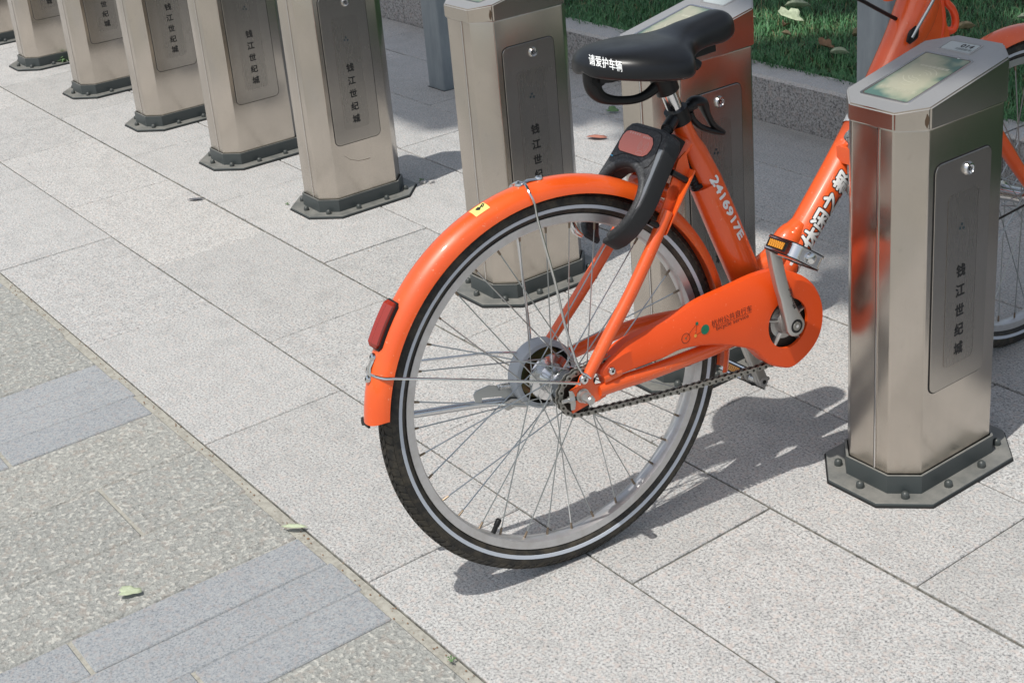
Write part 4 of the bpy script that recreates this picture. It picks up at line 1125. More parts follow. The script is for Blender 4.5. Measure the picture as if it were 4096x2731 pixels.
def dtop(p_, nn): 
    k_ = max(0.0, -nn.y)
    w_ = min(1.0, max(0.0, (p_.x - 0.05) / 0.08)) * min(1.0, max(0.0, (0.46 - p_.x) / 0.08))
    return 0.0035 + 0.0175 * (k_ ** 1.5) * w_ if p_.y > 0.02 else 0.003
GI = inset(GP, dtop)
HC = Vector((0.394, -0.0068)); HRa, HRb = 0.0405, 0.0415
HL = [(HC.x + HRa * math.cos(2 * PI * i / 44), HC.y + HRb * math.sin(2 * PI * i / 44)) for i in range(44)]
S0_, S2_ = 0.0400, 0.0680
S1v = [S2_ - 0.0035 - 0.70 * max(0, (GI[i] - GP[i]).length - 0.004) for i in range(110)]
n = 110
V = [(p_.x, S0_, p_.y) for p_ in GP] + [(p_.x, S1v[i], p_.y) for i, p_ in enumerate(GP)] + [(p_.x, S2_, p_.y) for p_ in GI]
F = []
for i in range(n):
    j = (i + 1) % n
    F += [(i, j, n + j, n + i), (n + i, n + j, 2 * n + j, 2 * n + i)]
face = loopfill([(p_.x, p_.y) for p_ in GI], HL, S2_)
hw_ = ([(a, S2_, b) for a, b in HL] + [(a, S2_ - 0.006, b) for a, b in HL], [(i, (i + 1) % 44, 44 + (i + 1) % 44, 44 + i) for i in range(44)])
chain_guard = part('chain_guard', join((V, F), face, hw_), M['orange_flat'])
part('guard_boss', tube([(0.040, 0.0600, 0.012), (0.0720, 0.0600, 0.0145)], [0.010, 0.009], 12), M['orange'], None)
screw(0.0528, 0.0680, 0.0235, 0.0068, chain_guard)
# writing on the guard
ga = Vector((0.3211 - 0.2450, 0.0422 - 0.0394)); ga.normalize(); gb = Vector((-ga.y, ga.x))
fgd = lambda cx, cy, off=0.0004: (lambda x, y: L(cx + ga.x * x + gb.x * y, S2_ + off, cy + ga.y * x + gb.y * y))
text_obj('lettering', '杭州公共自行车', 0.0118, M['dark_ink'], chain_guard, fgd(0.2830, 0.0405), 0.0, 0.0, 0.98)
obj('underline', ([tuple(fgd(0.2833, 0.0338)(x, y)) for x, y in ((-0.0385, -0.0003), (0.0385, -0.0003), (0.0385, 0.0003), (-0.0385, 0.0003))], [(0, 1, 2, 3)]), M['dark_ink'], chain_guard)
text_obj('lettering', 'bicycle service', 0.0098, M['dark_ink'], chain_guard, fgd(0.2835, 0.0290), 0.0, 0.0, 1.14)
f = fgd(0, 0); 
def gpt(a, b): v = Vector((a, b)); return (v.dot(ga), v.dot(gb))
lg = [(0.1925, 0.0312), (0.2155, 0.0486), (0.2300, 0.0342), (0.2109, 0.0297)]
lp_ = [gpt(*q) for q in lg]
obj('logo_wheel', arcs_vf(f, lp_[0][0], lp_[0][1], 0.0078, 0.0009, 0, 360, 28), M['dark_ink'], chain_guard)
obj('logo_dot', arcs_vf(f, lp_[0][0], lp_[0][1], 0.0007, 0.0014, 0, 360, 14), M['green_ink'], chain_guard)
obj('logo_dot', arcs_vf(f, lp_[1][0], lp_[1][1], 0.0014, 0.0028, 0, 360, 18), M['green_ink'], chain_guard)
obj('logo_disc', arcs_vf(f, lp_[2][0], lp_[2][1], 0.0040, 0.0080, 0, 360, 28), M['green_ink'], chain_guard)
obj('logo_dot', arcs_vf(f, lp_[3][0], lp_[3][1], 0.0013, 0.0026, 0, 360, 18), M['orange_ink'], chain_guard)
obj('logo_line', join(line_vf(f, lp_[0], lp_[1], 0.0006), line_vf(f, lp_[1], lp_[3], 0.0006), line_vf(f, lp_[3], lp_[2], 0.0006)), M['dark_ink'], chain_guard)
# chainring and spider seen through the hole
cxr, czr = 0.393, -0.005
part('chainring', lathe([(0.0290, 0.0520), (0.0290, 0.0560), (0.0640, 0.0560), (0.0640, 0.0520)], 60, closed_prof=True), M['chain_dark']).location = (cxr, 0, czr)
sp = join(tube([(0, 0.045, 0), (0, 0.060, 0)], [0.030, 0.0285], 30), tube([(0, 0.060, 0), (0, 0.072, 0)], [0.0200, 0.0175], 26))
for k in range(5):
    a = math.radians(18 + 72 * k); c_, s_ = math.cos(a), math.sin(a)
    sp = join(sp, tube([(0.020 * c_, 0.056, 0.020 * s_), (0.056 * c_, 0.056, 0.056 * s_)], [0.011, 0.0075], 10, flat=(0.35, 1), up=(0, 1, 0)))
o = part('spider', sp, M['alu_dull']); o.location = (cxr, 0, czr)
# chain: plates and rollers along its path
def chain_path():
    P = []
    r1_ = 0.0335; c1 = Vector((0.0, 0.0)); c2 = Vector((cxr, czr)); r2_ = 0.0690
    al = math.atan2(c2.y - c1.y, c2.x - c1.x); d = (c2 - c1).length; be = math.asin((r2_ - r1_) / d)
    tu = al + PI / 2 + be; tl = al - PI / 2 - be
    A1 = c1 + Vector((math.cos(tu), math.sin(tu))) * r1_; A2 = c2 + Vector((math.cos(tu), math.sin(tu))) * r2_
    B1 = c1 + Vector((math.cos(tl), math.sin(tl))) * r1_; B2 = c2 + Vector((math.cos(tl), math.sin(tl))) * r2_
    P.append(A2); P.append(A1)
    k = 22
    a = tu; tgt = tl + 2 * PI
    for i in range(1, k): aa = tu + (tgt - tu) * i / k; P.append(c1 + Vector((math.cos(aa), math.sin(aa))) * r1_)
    P.append(B1)
    for i in range(1, 12):
        u_ = i / 12; q = B1.lerp(B2, u_); q.y -= 0.0042 * 4 * u_ * (1 - u_); P.append(q)
    P.append(B2)
    a0_ = tl; a1_ = tu
    for i in range(1, 30): aa = a0_ + (a1_ - a0_) * i / 30; P.append(c2 + Vector((math.cos(aa), math.sin(aa))) * r2_)
    return P
cp = chain_path(); Q = cp + [cp[0]]
tot = sum((Q[i + 1] - Q[i]).length for i in range(len(Q) - 1)); nl = int(round(tot / 0.0127 / 2) * 2)
pins = resample([(p_.x, p_.y) for p_ in cp], nl)
Vc = []; Fc = []; Vr = []; Fr = []
def addto(VV, FF, vf):
    b = len(VV); VV += vf[0]; FF += [tuple(i + b for i in q) for q in vf[1]]
for i in range(nl):
    p_, q = pins[i], pins[(i + 1) % nl]; d = (q - p_).normalized(); nn = Vector((-d.y, d.x))
    outer = i % 2 == 0; s_off = 0.0046 if outer else 0.0032; th = 0.0011
    prof_ = []
    h1_ = 0.0043
    for c_, a0 in ((q, -90), (p_, 90)):
        for k in range(5):
            aa = math.radians(a0 + 45 * k); prof_.append(c_ + d * (h1_ * math.cos(aa)) + nn * (h1_ * math.sin(aa)))
    prof_.insert(5, (p_ + q) / 2 + nn * h1_ * 0.68); prof_.append((p_ + q) / 2 - nn * h1_ * 0.68)
    pr = [(v.x, v.y) for v in prof_]
    for sgn in (1, -1):
        s0c = 0.0545 + sgn * s_off
        addto(Vc, Fc, prism(pr, s0c - th / 2, s0c + th / 2, fn=lambda a, b, h: (a, h, b)))
    addto(Vr, Fr, tube([(p_.x, 0.0545 - 0.0062, p_.y), (p_.x, 0.0545 + 0.0062, p_.y)], 0.0020, 8))
    addto(Vr, Fr, tube([(p_.x, 0.0545 - 0.003, p_.y), (p_.x, 0.0545 + 0.003, p_.y)], 0.0038, 8))
chain = tag(obj('chain', lv((Vc, Fc)), M['chain'], bike), kind='stuff')
tag(obj('rollers', lv((Vr, Fr)), M['chain_dark'], chain), kind='stuff')
tp = []
for k in range(32):
    a = 2 * PI * k / 32; r_ = 0.0355 if k % 2 == 0 else 0.0300; tp.append((r_ * math.cos(a), r_ * math.sin(a)))
part('sprocket', prism(tp, 0.0535, 0.0555, fn=lambda a, b, h: (a, h, b)), M['chain_dark'], smooth=False)
part('sprocket_guard', lathe([(0.0170, 0.0470), (0.0260, 0.0490), (0.0265, 0.0510), (0.0170, 0.0520)], 40, closed_prof=True), M['grey_paint'])

# ---- cranks and pedals
def crank(s_in, s_out, tipa, tipb, bow, name='crank'):
    P = [Vector((cxr, 0, czr)), None, None, Vector((tipa, 0, tipb))]
    ax_ = (P[3] - P[0]); ln = ax_.length; d = ax_.normalized(); nn = Vector((-d.z, 0, d.x))
    prof_ = []; pts = []
    N = 20
    Lf, Rt = [], []
    for i in range(N + 1):
        u_ = i / N
        c_ = P[0] + ax_ * u_ + nn * bow * math.sin(PI * u_)
        hw = 0.0180 - 0.0075 * min(1, u_ * 2.6) ** 0.8 if u_ < 0.5 else 0.0108
        Lf.append(c_ + nn * hw); Rt.append(c_ - nn * hw)
    cap0 = [P[0] + (-d * math.cos(t_) * 0.018 - nn * math.sin(t_) * 0.018) for t_ in [PI / 2 - PI * k / 8 for k in range(1, 8)]]
    cap1 = [P[3] + (d * math.cos(t_) * 0.0108 + nn * math.sin(t_) * 0.0108) for t_ in [PI / 2 - PI * k / 6 for k in range(1, 6)]]
    ring = Lf + cap1 + Rt[::-1] + cap0
    poly = [(v.x, v.z) for v in ring]
    vf = prism(poly, s_in, s_out, fn=lambda a, b, h: (a, h, b))
    return obj(name, bevel(lv(vf), 0.0032, 3, 50), M['alu_dull'], bike, smooth=True)
TR = (0.3600, 0.1330)
TLc = (0.4520, -0.1780)
cr = crank(0.0760, 0.0900, TR[0], TR[1], 0.004)
part('crank_boss', tube([(cxr, 0.060, czr), (cxr, 0.078, czr)], [0.0165, 0.0175], 24), M['alu_dull'], cr)
part('crank_bolt', join(tube([(cxr, 0.0896, czr), (cxr, 0.0903, czr)], [0.0115, 0.0115], 24)), M['gap'], cr)
part('crank_bolt', join(tube([(cxr, 0.0900, czr), (cxr, 0.0912, czr)], [0.0078, 0.0068], 20)), M['chain'], cr)
part('crank_bolt', join(tube([(cxr, 0.0912, czr), (cxr, 0.0915, czr)], [0.0030, 0.0030], 6)), M['chrome'], cr)
d_ = Vector((TR[0] - cxr, TR[1] - czr)).normalized()
e_ = Vector((d_.y, -d_.x))
# name on the crank runs up the arm
fcr = lambda x, y: L(0.3832 + d_.x * x - e_.x * y, 0.0904, 0.0430 + d_.y * x - e_.y * y)
text_obj('lettering', '≡Prowheel', 0.0085, M['ink'], cr, lambda x, y: fcr(x, y - 0.0040), 0.02)
cl = crank(-0.0900, -0.0760, TLc[0], TLc[1], 0.0)
part('pedal_spindle_end', join(tube([(TLc[0], -0.0765, TLc[1]), (TLc[0], -0.0752, TLc[1])], [0.0085, 0.0080], 20)), M['alu'], cl)
part('pedal_spindle_end', join(tube([(TLc[0], -0.0753, TLc[1]), (TLc[0], -0.0749, TLc[1])], [0.0042, 0.0042], 6)), M['gap'], cl)
def pedal(sgn, tip, pitch, s0, hn=0.0335, hw=0.034):
    # pedal frame: x along its length (forward), y sideways, z up
    r_ = math.radians(pitch)
    W = Vector((math.cos(r_), 0, math.sin(r_))); U = Vector((-math.sin(r_), 0, math.cos(r_)))
    c_ = Vector((tip[0], 0, tip[1]))
    def mp(x, y, z): 
        v = c_ + W * x + U * z; return (v.x, s0 + sgn * (hn + y), v.z)
    def mv(vf): return [mp(*v) for v in vf[0]], vf[1]
    body = part('pedal', mv(join(tube([(0, -hn - 0.010, 0), (0, -hn, 0)], 0.0075, 14), tube([(0, -hn, 0), (0, hn - 0.002, 0)], [0.0135, 0.0105], 16))), M['chrome'])
    # two dark cage plates over a bright wall that follows the rounded outer end
    def outl(hx, hy, ri, ro):
        P = []
        for cx, cy, a0, r in ((hx - ro, hy - ro, 0, ro), (-hx + ro, hy - ro, 90, ro), (-hx + ri, -hy + ri, 180, ri), (hx - ri, -hy + ri, 270, ri)):
            for i in range(7):
                a = math.radians(a0 + 15 * i); P.append((cx + r * math.cos(a), cy + r * math.sin(a)))
        return P
    def slab(po, pi, z0, z1):
        f_ = loopfill(po, pi, 0); m_ = len(po)
        return join(([(v[0], v[2], z0) for v in f_[0]], f_[1]), ([(v[0], v[2], z1) for v in f_[0]], f_[1]),
            ([(x, y, z0) for x, y in po] + [(x, y, z1) for x, y in po], [(i, (i + 1) % m_, m_ + (i + 1) % m_, m_ + i) for i in range(m_)]),
            ([(x, y, z0) for x, y in pi] + [(x, y, z1) for x, y in pi], [(i, (i + 1) % m_, m_ + (i + 1) % m_, m_ + i) for i in range(m_)]))
    for z0 in (0.0104, -0.0120):
        part('cage_plate', mv(slab(outl(hw, hn, 0.003, 0.016), outl(hw - 0.005, hn - 0.005, 0.002, 0.011), z0, z0 + 0.0016)), M['black_plastic'], body, False)
    part('cage_wall', mv(slab(outl(hw - 0.0012, hn - 0.0012, 0.003, 0.015), outl(hw - 0.0032, hn - 0.0032, 0.002, 0.013), -0.0104, 0.0104)), M['chrome'], body)
    part('cage_rail', mv(slab(outl(hw + 0.0006, hn + 0.0006, 0.003, 0.0165), outl(hw - 0.0040, hn - 0.0040, 0.002, 0.012), 0.0078, 0.0100)), M['chrome'], body)
    part('cage_rail', mv(slab(outl(hw + 0.0006, hn + 0.0006, 0.003, 0.0165), outl(hw - 0.0040, hn - 0.0040, 0.002, 0.012), -0.0100, -0.0078)), M['chrome'], body)
    for e_ in (-1, 1):
        x0 = e_ * (hw - 0.0022)
        part('reflector_frame', mv(box(min(x0, x0 + e_ * 0.003), max(x0, x0 + e_ * 0.003), -0.030, 0.010, -0.0078, 0.0078)), M['black_plastic'], body, False)
        part('pedal_reflector', mv(box(min(x0 + e_ * 0.003, x0 + e_ * 0.0042), max(x0 + e_ * 0.003, x0 + e_ * 0.0042), -0.0255, 0.0075, -0.0055, 0.0055)), M['amber'], body, False)
    part('dust_cap', mv(tube([(0, hn - 0.001, 0), (0, hn + 0.004, 0), (0, hn + 0.006, 0)], [0.0088, 0.0085, 0.005], 12)), M['chrome'], body)
    return body
pedal(1, (TR[0] + 0.004, TR[1] + 0.004), -36, 0.0980)
pedal(-1, (TLc[0] - 0.002, TLc[1]), -36, -0.0980)

# ---- drum brake on the left of the rear hub
drum = part('brake_drum', lathe([(0.0450, -0.0350), (0.0525, -0.0350), (0.0540, -0.0370), (0.0540, -0.0600), (0.0500, -0.0620), (0.0001, -0.0620), (0.0001, -0.0560), (0.0450, -0.0560)], 64, closed_prof=False), M['grey_paint'])
part('brake_plate', lathe([(0.0001, -0.0490), (0.0300, -0.0490), (0.0330, -0.0470), (0.0410, -0.0480), (0.0448, -0.0520)], 48), M['bronze'], drum)
part('drum_lip', lathe([(0.0441, -0.0360), (0.0454, -0.0345), (0.0453, -0.0500), (0.0436, -0.0500)], 48, closed_prof=True), M['gap'], drum)
part('brake_arm', prism([(-0.1152, -0.0040), (-0.1110, 0.0010), (-0.0860, 0.0030), (-0.0359, -0.0210), (-0.030, -0.0480), (-0.0400, -0.0500), (-0.0697, -0.0215), (-0.1022, -0.0130), (-0.1034, -0.0200), (-0.1141, -0.0175)], -0.0620, -0.0595, fn=lambda a, b, h: (a, h, b)), M['spoke'], smooth=False)
part('brake_link', prism([(-0.0774, -0.0330), (-0.0551, -0.0285), (-0.0375, -0.0345), (-0.0279, -0.0525), (-0.0501, -0.0440), (-0.064, -0.0460)], -0.0560, -0.0540, fn=lambda a, b, h: (a, h, b)), M['alu_dull'], smooth=False)
part('link_pin', tube([(-0.0560, -0.0540, -0.0375), (-0.0560, -0.0525, -0.0375)], 0.0028, 10), M['chrome'])
cs = []
for i in range(15 * 12 + 1):
    u_ = i / (15 * 12); a = 2 * PI * i / 12
    base = Vector((-0.0742, -0.0585, -0.0045)).lerp(Vector((-0.0400, -0.0585, -0.0105)), u_)
    cs.append(base + Vector((0, math.cos(a), math.sin(a))) * 0.0045)
part('brake_spring', tube(cs, 0.0008, 5), M['chrome'])
# kickstand
part('kickstand', tube([(-0.045, -0.066, -0.0400), (-0.0631, -0.072, -0.0365), (-0.1102, -0.078, -0.0285), (-0.2152, -0.088, -0.0130), (-0.262, -0.094, -0.0050)], [0.0065, 0.0065, 0.0062, 0.0058, 0.0055], 12, sub=2), M['chrome'])
part('kickstand_foot', tube([(-0.262, -0.094, -0.0050), (-0.285, -0.097, -0.0012)], [0.0075, 0.0065], 12), M['black_plastic'])
part('kickstand_mount', tube([(0.0, -0.062, -0.030), (-0.045, -0.064, -0.040)], [0.010, 0.008], 12, flat=(0.5, 1)), M['spoke'])
# ---- mudguard stays
def stay(P, r=0.0021): return part('mudguard_stay', tube(P, r, 8, sub=3), M['chrome'])
stay([(-0.0213, -0.004, 0.3215), (-0.0225, 0.012, 0.3205), (-0.0265, 0.026, 0.3130), (-0.0235, 0.0315, 0.2964), (-0.0225, 0.0350, 0.2690), (-0.0125, 0.0450, 0.1811), (-0.0080, 0.0530, 0.1094), (0.0012, 0.0620, 0.0430), (0.0090, 0.0680, 0.0315), (0.0150, 0.0700, 0.0240)])
stay([(-0.3000, -0.004, 0.1128), (-0.2985, 0.010, 0.1128), (-0.2900, 0.026, 0.1110), (-0.2750, 0.0320, 0.1080), (-0.2159, 0.0430, 0.0910), (-0.0900, 0.0600, 0.0512), (-0.0200, 0.0680, 0.0275), (-0.0040, 0.0700, 0.0215)])
stay([(-0.0213, -0.010, 0.3212), (-0.0265, -0.026, 0.3130), (-0.0235, -0.0315, 0.2964), (-0.0180, -0.0400, 0.2200), (-0.0088, -0.0550, 0.0860), (-0.0071, -0.0600, 0.0500)])
stay([(-0.3000, -0.010, 0.1128), (-0.2900, -0.026, 0.1110), (-0.2750, -0.0320, 0.1060), (-0.1273, -0.0550, 0.0665), (-0.0757, -0.0560, 0.0545), (-0.0213, -0.058, 0.0368)])
for (dg1, dg2, dgm) in ((94.9, 88.8, 92), (155.0, 160.7, 157.8)):
    p1, p2, pm_ = onguard(0.3205, 0.0, dg1), onguard(0.3205, 0.0, dg2), onguard(0.3225, -0.002, dgm)
    br = part('stay_clip', tube([p1, pm_, p2], [0.0055, 0.0050, 0.0055], 10, flat=(1.0, 0.35), up=p1), M['chrome'])
    for q in (p1, p2):
        screw(q[0], q[1], q[2], 0.0062, br, d=(q[0], 0, q[2]))
for (q) in ((0.0010, 0.0295),):
    pass

# ---- horseshoe lock
la = math.radians(50.4)
Tn = Vector((math.cos(la), 0, math.sin(la))); Nn = Vector((-math.sin(la), 0, math.cos(la)))
def LK(s, t_, h): v = Tn * t_ + Nn * h; return (v.x, s, v.z)
outl = [(-0.0645, 0.3000), (-0.0630, 0.3150), (-0.0590, 0.3400), (-0.0550, 0.3800), (-0.0520, 0.3930), (-0.0440, 0.4020), (-0.0330, 0.4050), (0.0330, 0.4045), (0.0480, 0.4000), (0.0560, 0.3880), (0.0590, 0.3650), (0.0620, 0.3350), (0.0665, 0.3050), (0.0672, 0.2850), (0.0640, 0.2650), (0.0570, 0.2440), (0.0450, 0.2260), (0.0330, 0.2170),
        (0.0240, 0.2130), (0.0215, 0.2210), (0.0330, 0.2300), (0.0420, 0.2430), (0.0485, 0.2620), (0.0505, 0.2830), (0.0490, 0.3020), (0.0410, 0.3200), (0.0270, 0.3330), (0.0080, 0.3400), (-0.0120, 0.3390), (-0.0310, 0.3300), (-0.0430, 0.3160), (-0.0490, 0.2990), (-0.0505, 0.2800), (-0.0480, 0.2600), (-0.0410, 0.2420), (-0.0300, 0.2280), (-0.0190, 0.2200), (-0.0210, 0.2110), (-0.0330, 0.2170), (-0.0450, 0.2260), (-0.0570, 0.2440), (-0.0635, 0.2650), (-0.0660, 0.2850)]
lockb = obj('wheel_lock', bevel(lv(prism(outl, 0.0340, 0.0650, fn=lambda a, b, h: LK(a, b, h))), 0.0035, 3, 45), M['lock'], bike, smooth=True)
# raised ring arch over the wheel
arch = [(-0.0550, 0.2640), (-0.0560, 0.2850), (-0.0530, 0.3050), (-0.0440, 0.3220), (-0.0290, 0.3350), (-0.0110, 0.3415), (0.0080, 0.3420), (0.0270, 0.3350), (0.0430, 0.3220), (0.0530, 0.3050), (0.0565, 0.2850), (0.0550, 0.2640), (0.0470, 0.2430), (0.0330, 0.2270)]
part('lock_arch', tube([LK(a, b, 0.0610) for a, b in arch], 0.0078, 14, sub=3), M['lock'], lockb)
pan = [(-0.0540, 0.3480), (-0.0460, 0.3440), (-0.0250, 0.3530), (0.0050, 0.3540), (0.0250, 0.3480), (0.0360, 0.3400), (0.0430, 0.3440), (0.0470, 0.3560), (0.0430, 0.3880), (0.0370, 0.3960), (0.0260, 0.3985), (-0.0380, 0.3985), (-0.0470, 0.3930), (-0.0500, 0.3800)]
part('panel_groove', prism([(a * 1.022, 0.3715 + (b - 0.3715) * 1.035) for a, b in pan], 0.0645, 0.0652, fn=lambda a, b, h: LK(a, b, h)), M['gap'], lockb, False)
panel = obj('lock_panel', bevel(lv(prism(pan, 0.0648, 0.0660, fn=lambda a, b, h: LK(a, b, h))), 0.0004, 1, 45), M['lock'], lockb)
stick = [(-0.0350, 0.3898), (0.0100, 0.3898), (0.0230, 0.3870), (0.0305, 0.3790), (0.0320, 0.3700), (0.0285, 0.3610), (0.0210, 0.3560), (0.0100, 0.3548), (-0.0370, 0.3552), (-0.0440, 0.3590), (-0.0480, 0.3680), (-0.0475, 0.3800), (-0.0430, 0.3870)]
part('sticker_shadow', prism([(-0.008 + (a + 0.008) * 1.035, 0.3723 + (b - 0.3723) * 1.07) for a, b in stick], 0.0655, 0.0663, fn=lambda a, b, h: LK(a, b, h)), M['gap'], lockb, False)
sti = part('lock_sticker', prism(stick, 0.0660, 0.0668, fn=lambda a, b, h: LK(a, b, h)), M['sticker_red'], lockb, False)
fs = lambda x, y: L(*LK(x, y, 0.0670))
wv = []
for r_ in (0.0035, 0.0062, 0.0089, 0.0116): wv += [arcs_vf(fs, 0.0115, 0.3705, r_, 0.0007, -48, 48), arcs_vf(fs, 0.0115, 0.3705, r_, 0.0007, 132, 228)]
obj('wave_symbol', join(*wv), M['sticker_line'], sti)
cpt = [(0.001, 0.3590), (0.008, 0.3635), (0.0165, 0.3620), (0.0165, 0.3575), (0.008, 0.3575), (0.004, 0.3568)]
obj('card_symbol', join(*[line_vf(fs, cpt[i], cpt[(i + 1) % 6], 0.0006) for i in range(6)]), M['sticker_line'], sti)
obj('faint_print', join(*[poly_vf(fs, [(x, y), (x + 0.0030, y), (x + 0.0030, y + 0.0032), (x, y + 0.0032)]) for x, y in [(0.0015 + 0.0046 * i, 0.3835) for i in range(4)] + [(-0.034 + 0.006 * i, 0.3852) for i in range(5)]]), M['sticker_line'], sti)
fb = lambda x, y: L(*LK(x, y, 0.0654))
obj('blue_mark', join(poly_vf(fb, [(-0.0548, 0.3545), (-0.0470, 0.3545), (-0.0500, 0.3470), (-0.0520, 0.3470)]), poly_vf(fb, [(-0.0555, 0.3455), (-0.0485, 0.3450), (-0.0490, 0.3432), (-0.0560, 0.3438)])), M['blue'], lockb)
hx = []
for i in range(4):
    for j in range(3): hx.append(arcs_vf(fb, 0.0440 + 0.0030 * i - 0.004, 0.3305 - 0.0030 * j + 0.0012 * (i % 2), 0.0005, 0.0010, 0, 360, 8))
obj('speaker_holes', join(*hx), M['gap'], lockb)
part('lock_strip', prism([(0.0475, 0.3740), (0.0560, 0.3740), (0.0590, 0.3600), (0.0625, 0.3300), (0.0650, 0.3050), (0.0655, 0.2850), (0.0600, 0.2700), (0.0590, 0.2850), (0.0585, 0.3050), (0.0555, 0.3330)], 0.0645, 0.0656, fn=lambda a, b, h: LK(a, b, h)), M['lock_strip'], lockb, False)
# mounting bracket of folded sheet between the lock and the stays
for s_ in (1, -1):
    part('lock_bracket', join(
        prism([(0.1670, 0.2085), (0.1770, 0.2030), (0.2390, 0.2860), (0.2345, 0.3150), (0.2200, 0.3060)], s_ * 0.047, s_ * 0.050, fn=lambda a, b, h: (a, h, b)),
        prism([(0.1760, 0.2010), (0.1790, 0.2020), (0.2410, 0.2855), (0.2385, 0.2875)], s_ * 0.0400, s_ * 0.0620, fn=lambda a, b, h: (a, h, b))), M['orange'], smooth=False)
    for (a_, b_) in ((0.2180, 0.2800), (0.1680, 0.2170)):
        part('bracket_bolt', tube([(a_ - 0.016, s_ * 0.056, b_ + 0.012), (a_ + 0.016, s_ * 0.054, b_ - 0.012)], 0.0050, 12), M['black_plastic'])
part('lock_block', join(xf(box(-0.030, 0.040, -0.030, 0.030, -0.012, 0.012), Matrix.Translation((0.215, 0, 0.300)) @ Matrix.Rotation(-la, 4, 'Y'))), M['black_plastic'], smooth=False)
part('stay_bridge', tube([(0.205, -0.050, 0.258), (0.205, 0.050, 0.258)], 0.012, 14), M['orange'])
part('stay_bridge', tube([(0.222, 0.0, 0.285), (0.262, 0.0, 0.318)], [0.016, 0.016], 14, flat=(1.8, 1)), M['orange'])
# far-side lever near the lock, seen through the wheel
part('brake_lever_tip', tube([(0.0985, -0.075, 0.214), (0.1030, -0.075, 0.198), (0.1140, -0.075, 0.186)], [0.004, 0.006, 0.004], 10, sub=2), M['chrome'])

# ---- writing on the tubes
def tube_frame(P, R, x):
    """centre, axis and radius at distance x along a polyline"""
    Q = [Vector(p_) for p_ in P]; i = 0
    while i < len(Q) - 2 and x > (Q[i + 1] - Q[i]).length: x -= (Q[i + 1] - Q[i]).length; i += 1
    l_ = (Q[i + 1] - Q[i]).length; u_ = x / l_
    return Q[i].lerp(Q[i + 1], u_), (Q[i + 1] - Q[i]).normalized(), R[i] * (1 - u_) + R[i + 1] * u_
def wrap_text(name, body, size, P, R, x0, phi, mat_, par, bold=0.0, off=0.0005, flip=1, sx=1.0, ks=1.0):
    V, F = refined(body)
    def fn(x, y):
        c_, ax_, r_ = tube_frame(P, R, x0 + flip * x)
        side_ = Vector((0, 1, 0)); side_ = (side_ - ax_ * side_.dot(ax_)).normalized(); upv = side_.cross(ax_) * -1
        if upv.z < 0: upv = -upv
        an = phi + flip * y / r_
        return L(*(c_ + (side_ * math.cos(an) + upv * math.sin(an)) * (r_ + off)))
    return obj(name, embolden([(x * size * sx, y * size) for x, y in V], F, fn, bold * size), mat_, par)
dtP, dtR = DT[1:], DR[1:]
for ch, x0 in zip('东方休闲之都', (-0.0, 0.0, 0.010, 0.0475, 0.0870, 0.1270)):
    pass
for ch, x0 in (('方', -0.0235), ('休', 0.0150), ('闲', 0.0500), ('之', 0.0850), ('都', 0.1235)):
    PP_, RR_ = [(0.4300, 0, 0.0420)] + dtP, [0.0255] + dtR
    wrap_text('lettering', ch, 0.0350, PP_, RR_, 0.0660 + x0, math.radians(2), M['ink'], down_tube, 0.085, 0.0004)
    wrap_text('lettering', ch, 0.0350, PP_, RR_, 0.0660 + x0, math.radians(2), M['white_print'], down_tube, 0.035, 0.0009)
bms = bmesh.new(); bms.from_mesh(low.data); bms.from_mesh(seat_tube.data); bv2 = BVHTree.FromBMesh(bms); bms.free()
decal('2416917E', 0.0195, (0.3262, 0.2, 0.1965), (0.385, 0, -0.923), (0.923, 0, 0.385), (0.0, -1, 0.0), bv2, M['white_print'], seat_tube, 0.0010, 0.055, 0.1205)
# yellow rings painted on the down tube and the white band below them
def ring_on_tube(x0, phi0, r, w, mat_, a0=0, a1=360):
    V = []; F = []; n = 40
    PP_, RR_ = DT, DR
    for i in range(n + 1):
        t_ = math.radians(a0 + (a1 - a0) * i / n)
        for rr in (r - w / 2, r + w / 2):
            c_, ax_, r_ = tube_frame(PP_, RR_, x0 + rr * math.cos(t_))
            side_ = (Vector((0, 1, 0)) - ax_ * ax_.y).normalized(); upv = side_.cross(ax_) * -1
            if upv.z < 0: upv = -upv
            an = phi0 + rr * math.sin(t_) / r_
            V.append(c_ + (side_ * math.cos(an) + upv * math.sin(an)) * (r_ + 0.0014))
    for i in range(n): F.append((2 * i, 2 * i + 1, 2 * i + 3, 2 * i + 2))
    return raw('painted_ring', ([tuple(v) for v in V], F), mat_, down_tube)
ring_on_tube(0.3620, math.radians(45), 0.0210, 0.0024, M['yellow_ink'])
ring_on_tube(0.3560, math.radians(8), 0.0130, 0.0024, M['yellow_ink'])
def band(x0, x1, mat_, off=0.0012, nm='painted_band'):
    V = []; F = []; ns = 28; nx = 3
    for i in range(nx + 1):
        c_, ax_, r_ = tube_frame(DT, DR, x0 + (x1 - x0) * i / nx)
        side_ = (Vector((0, 1, 0)) - ax_ * ax_.y).normalized(); upv = side_.cross(ax_) * -1
        for k in range(ns):
            a = 2 * PI * k / ns; V.append(tuple(c_ + (side_ * math.cos(a) + upv * math.sin(a)) * (r_ + off)))
    for i in range(nx):
        for k in range(ns): F.append((i * ns + k, i * ns + (k + 1) % ns, (i + 1) * ns + (k + 1) % ns, (i + 1) * ns + k))
    return raw(nm, (V, F), mat_, down_tube)
band(0.3260, 0.3292, M['yellow_ink'])
band(0.2900, 0.3180, M['white_print'])

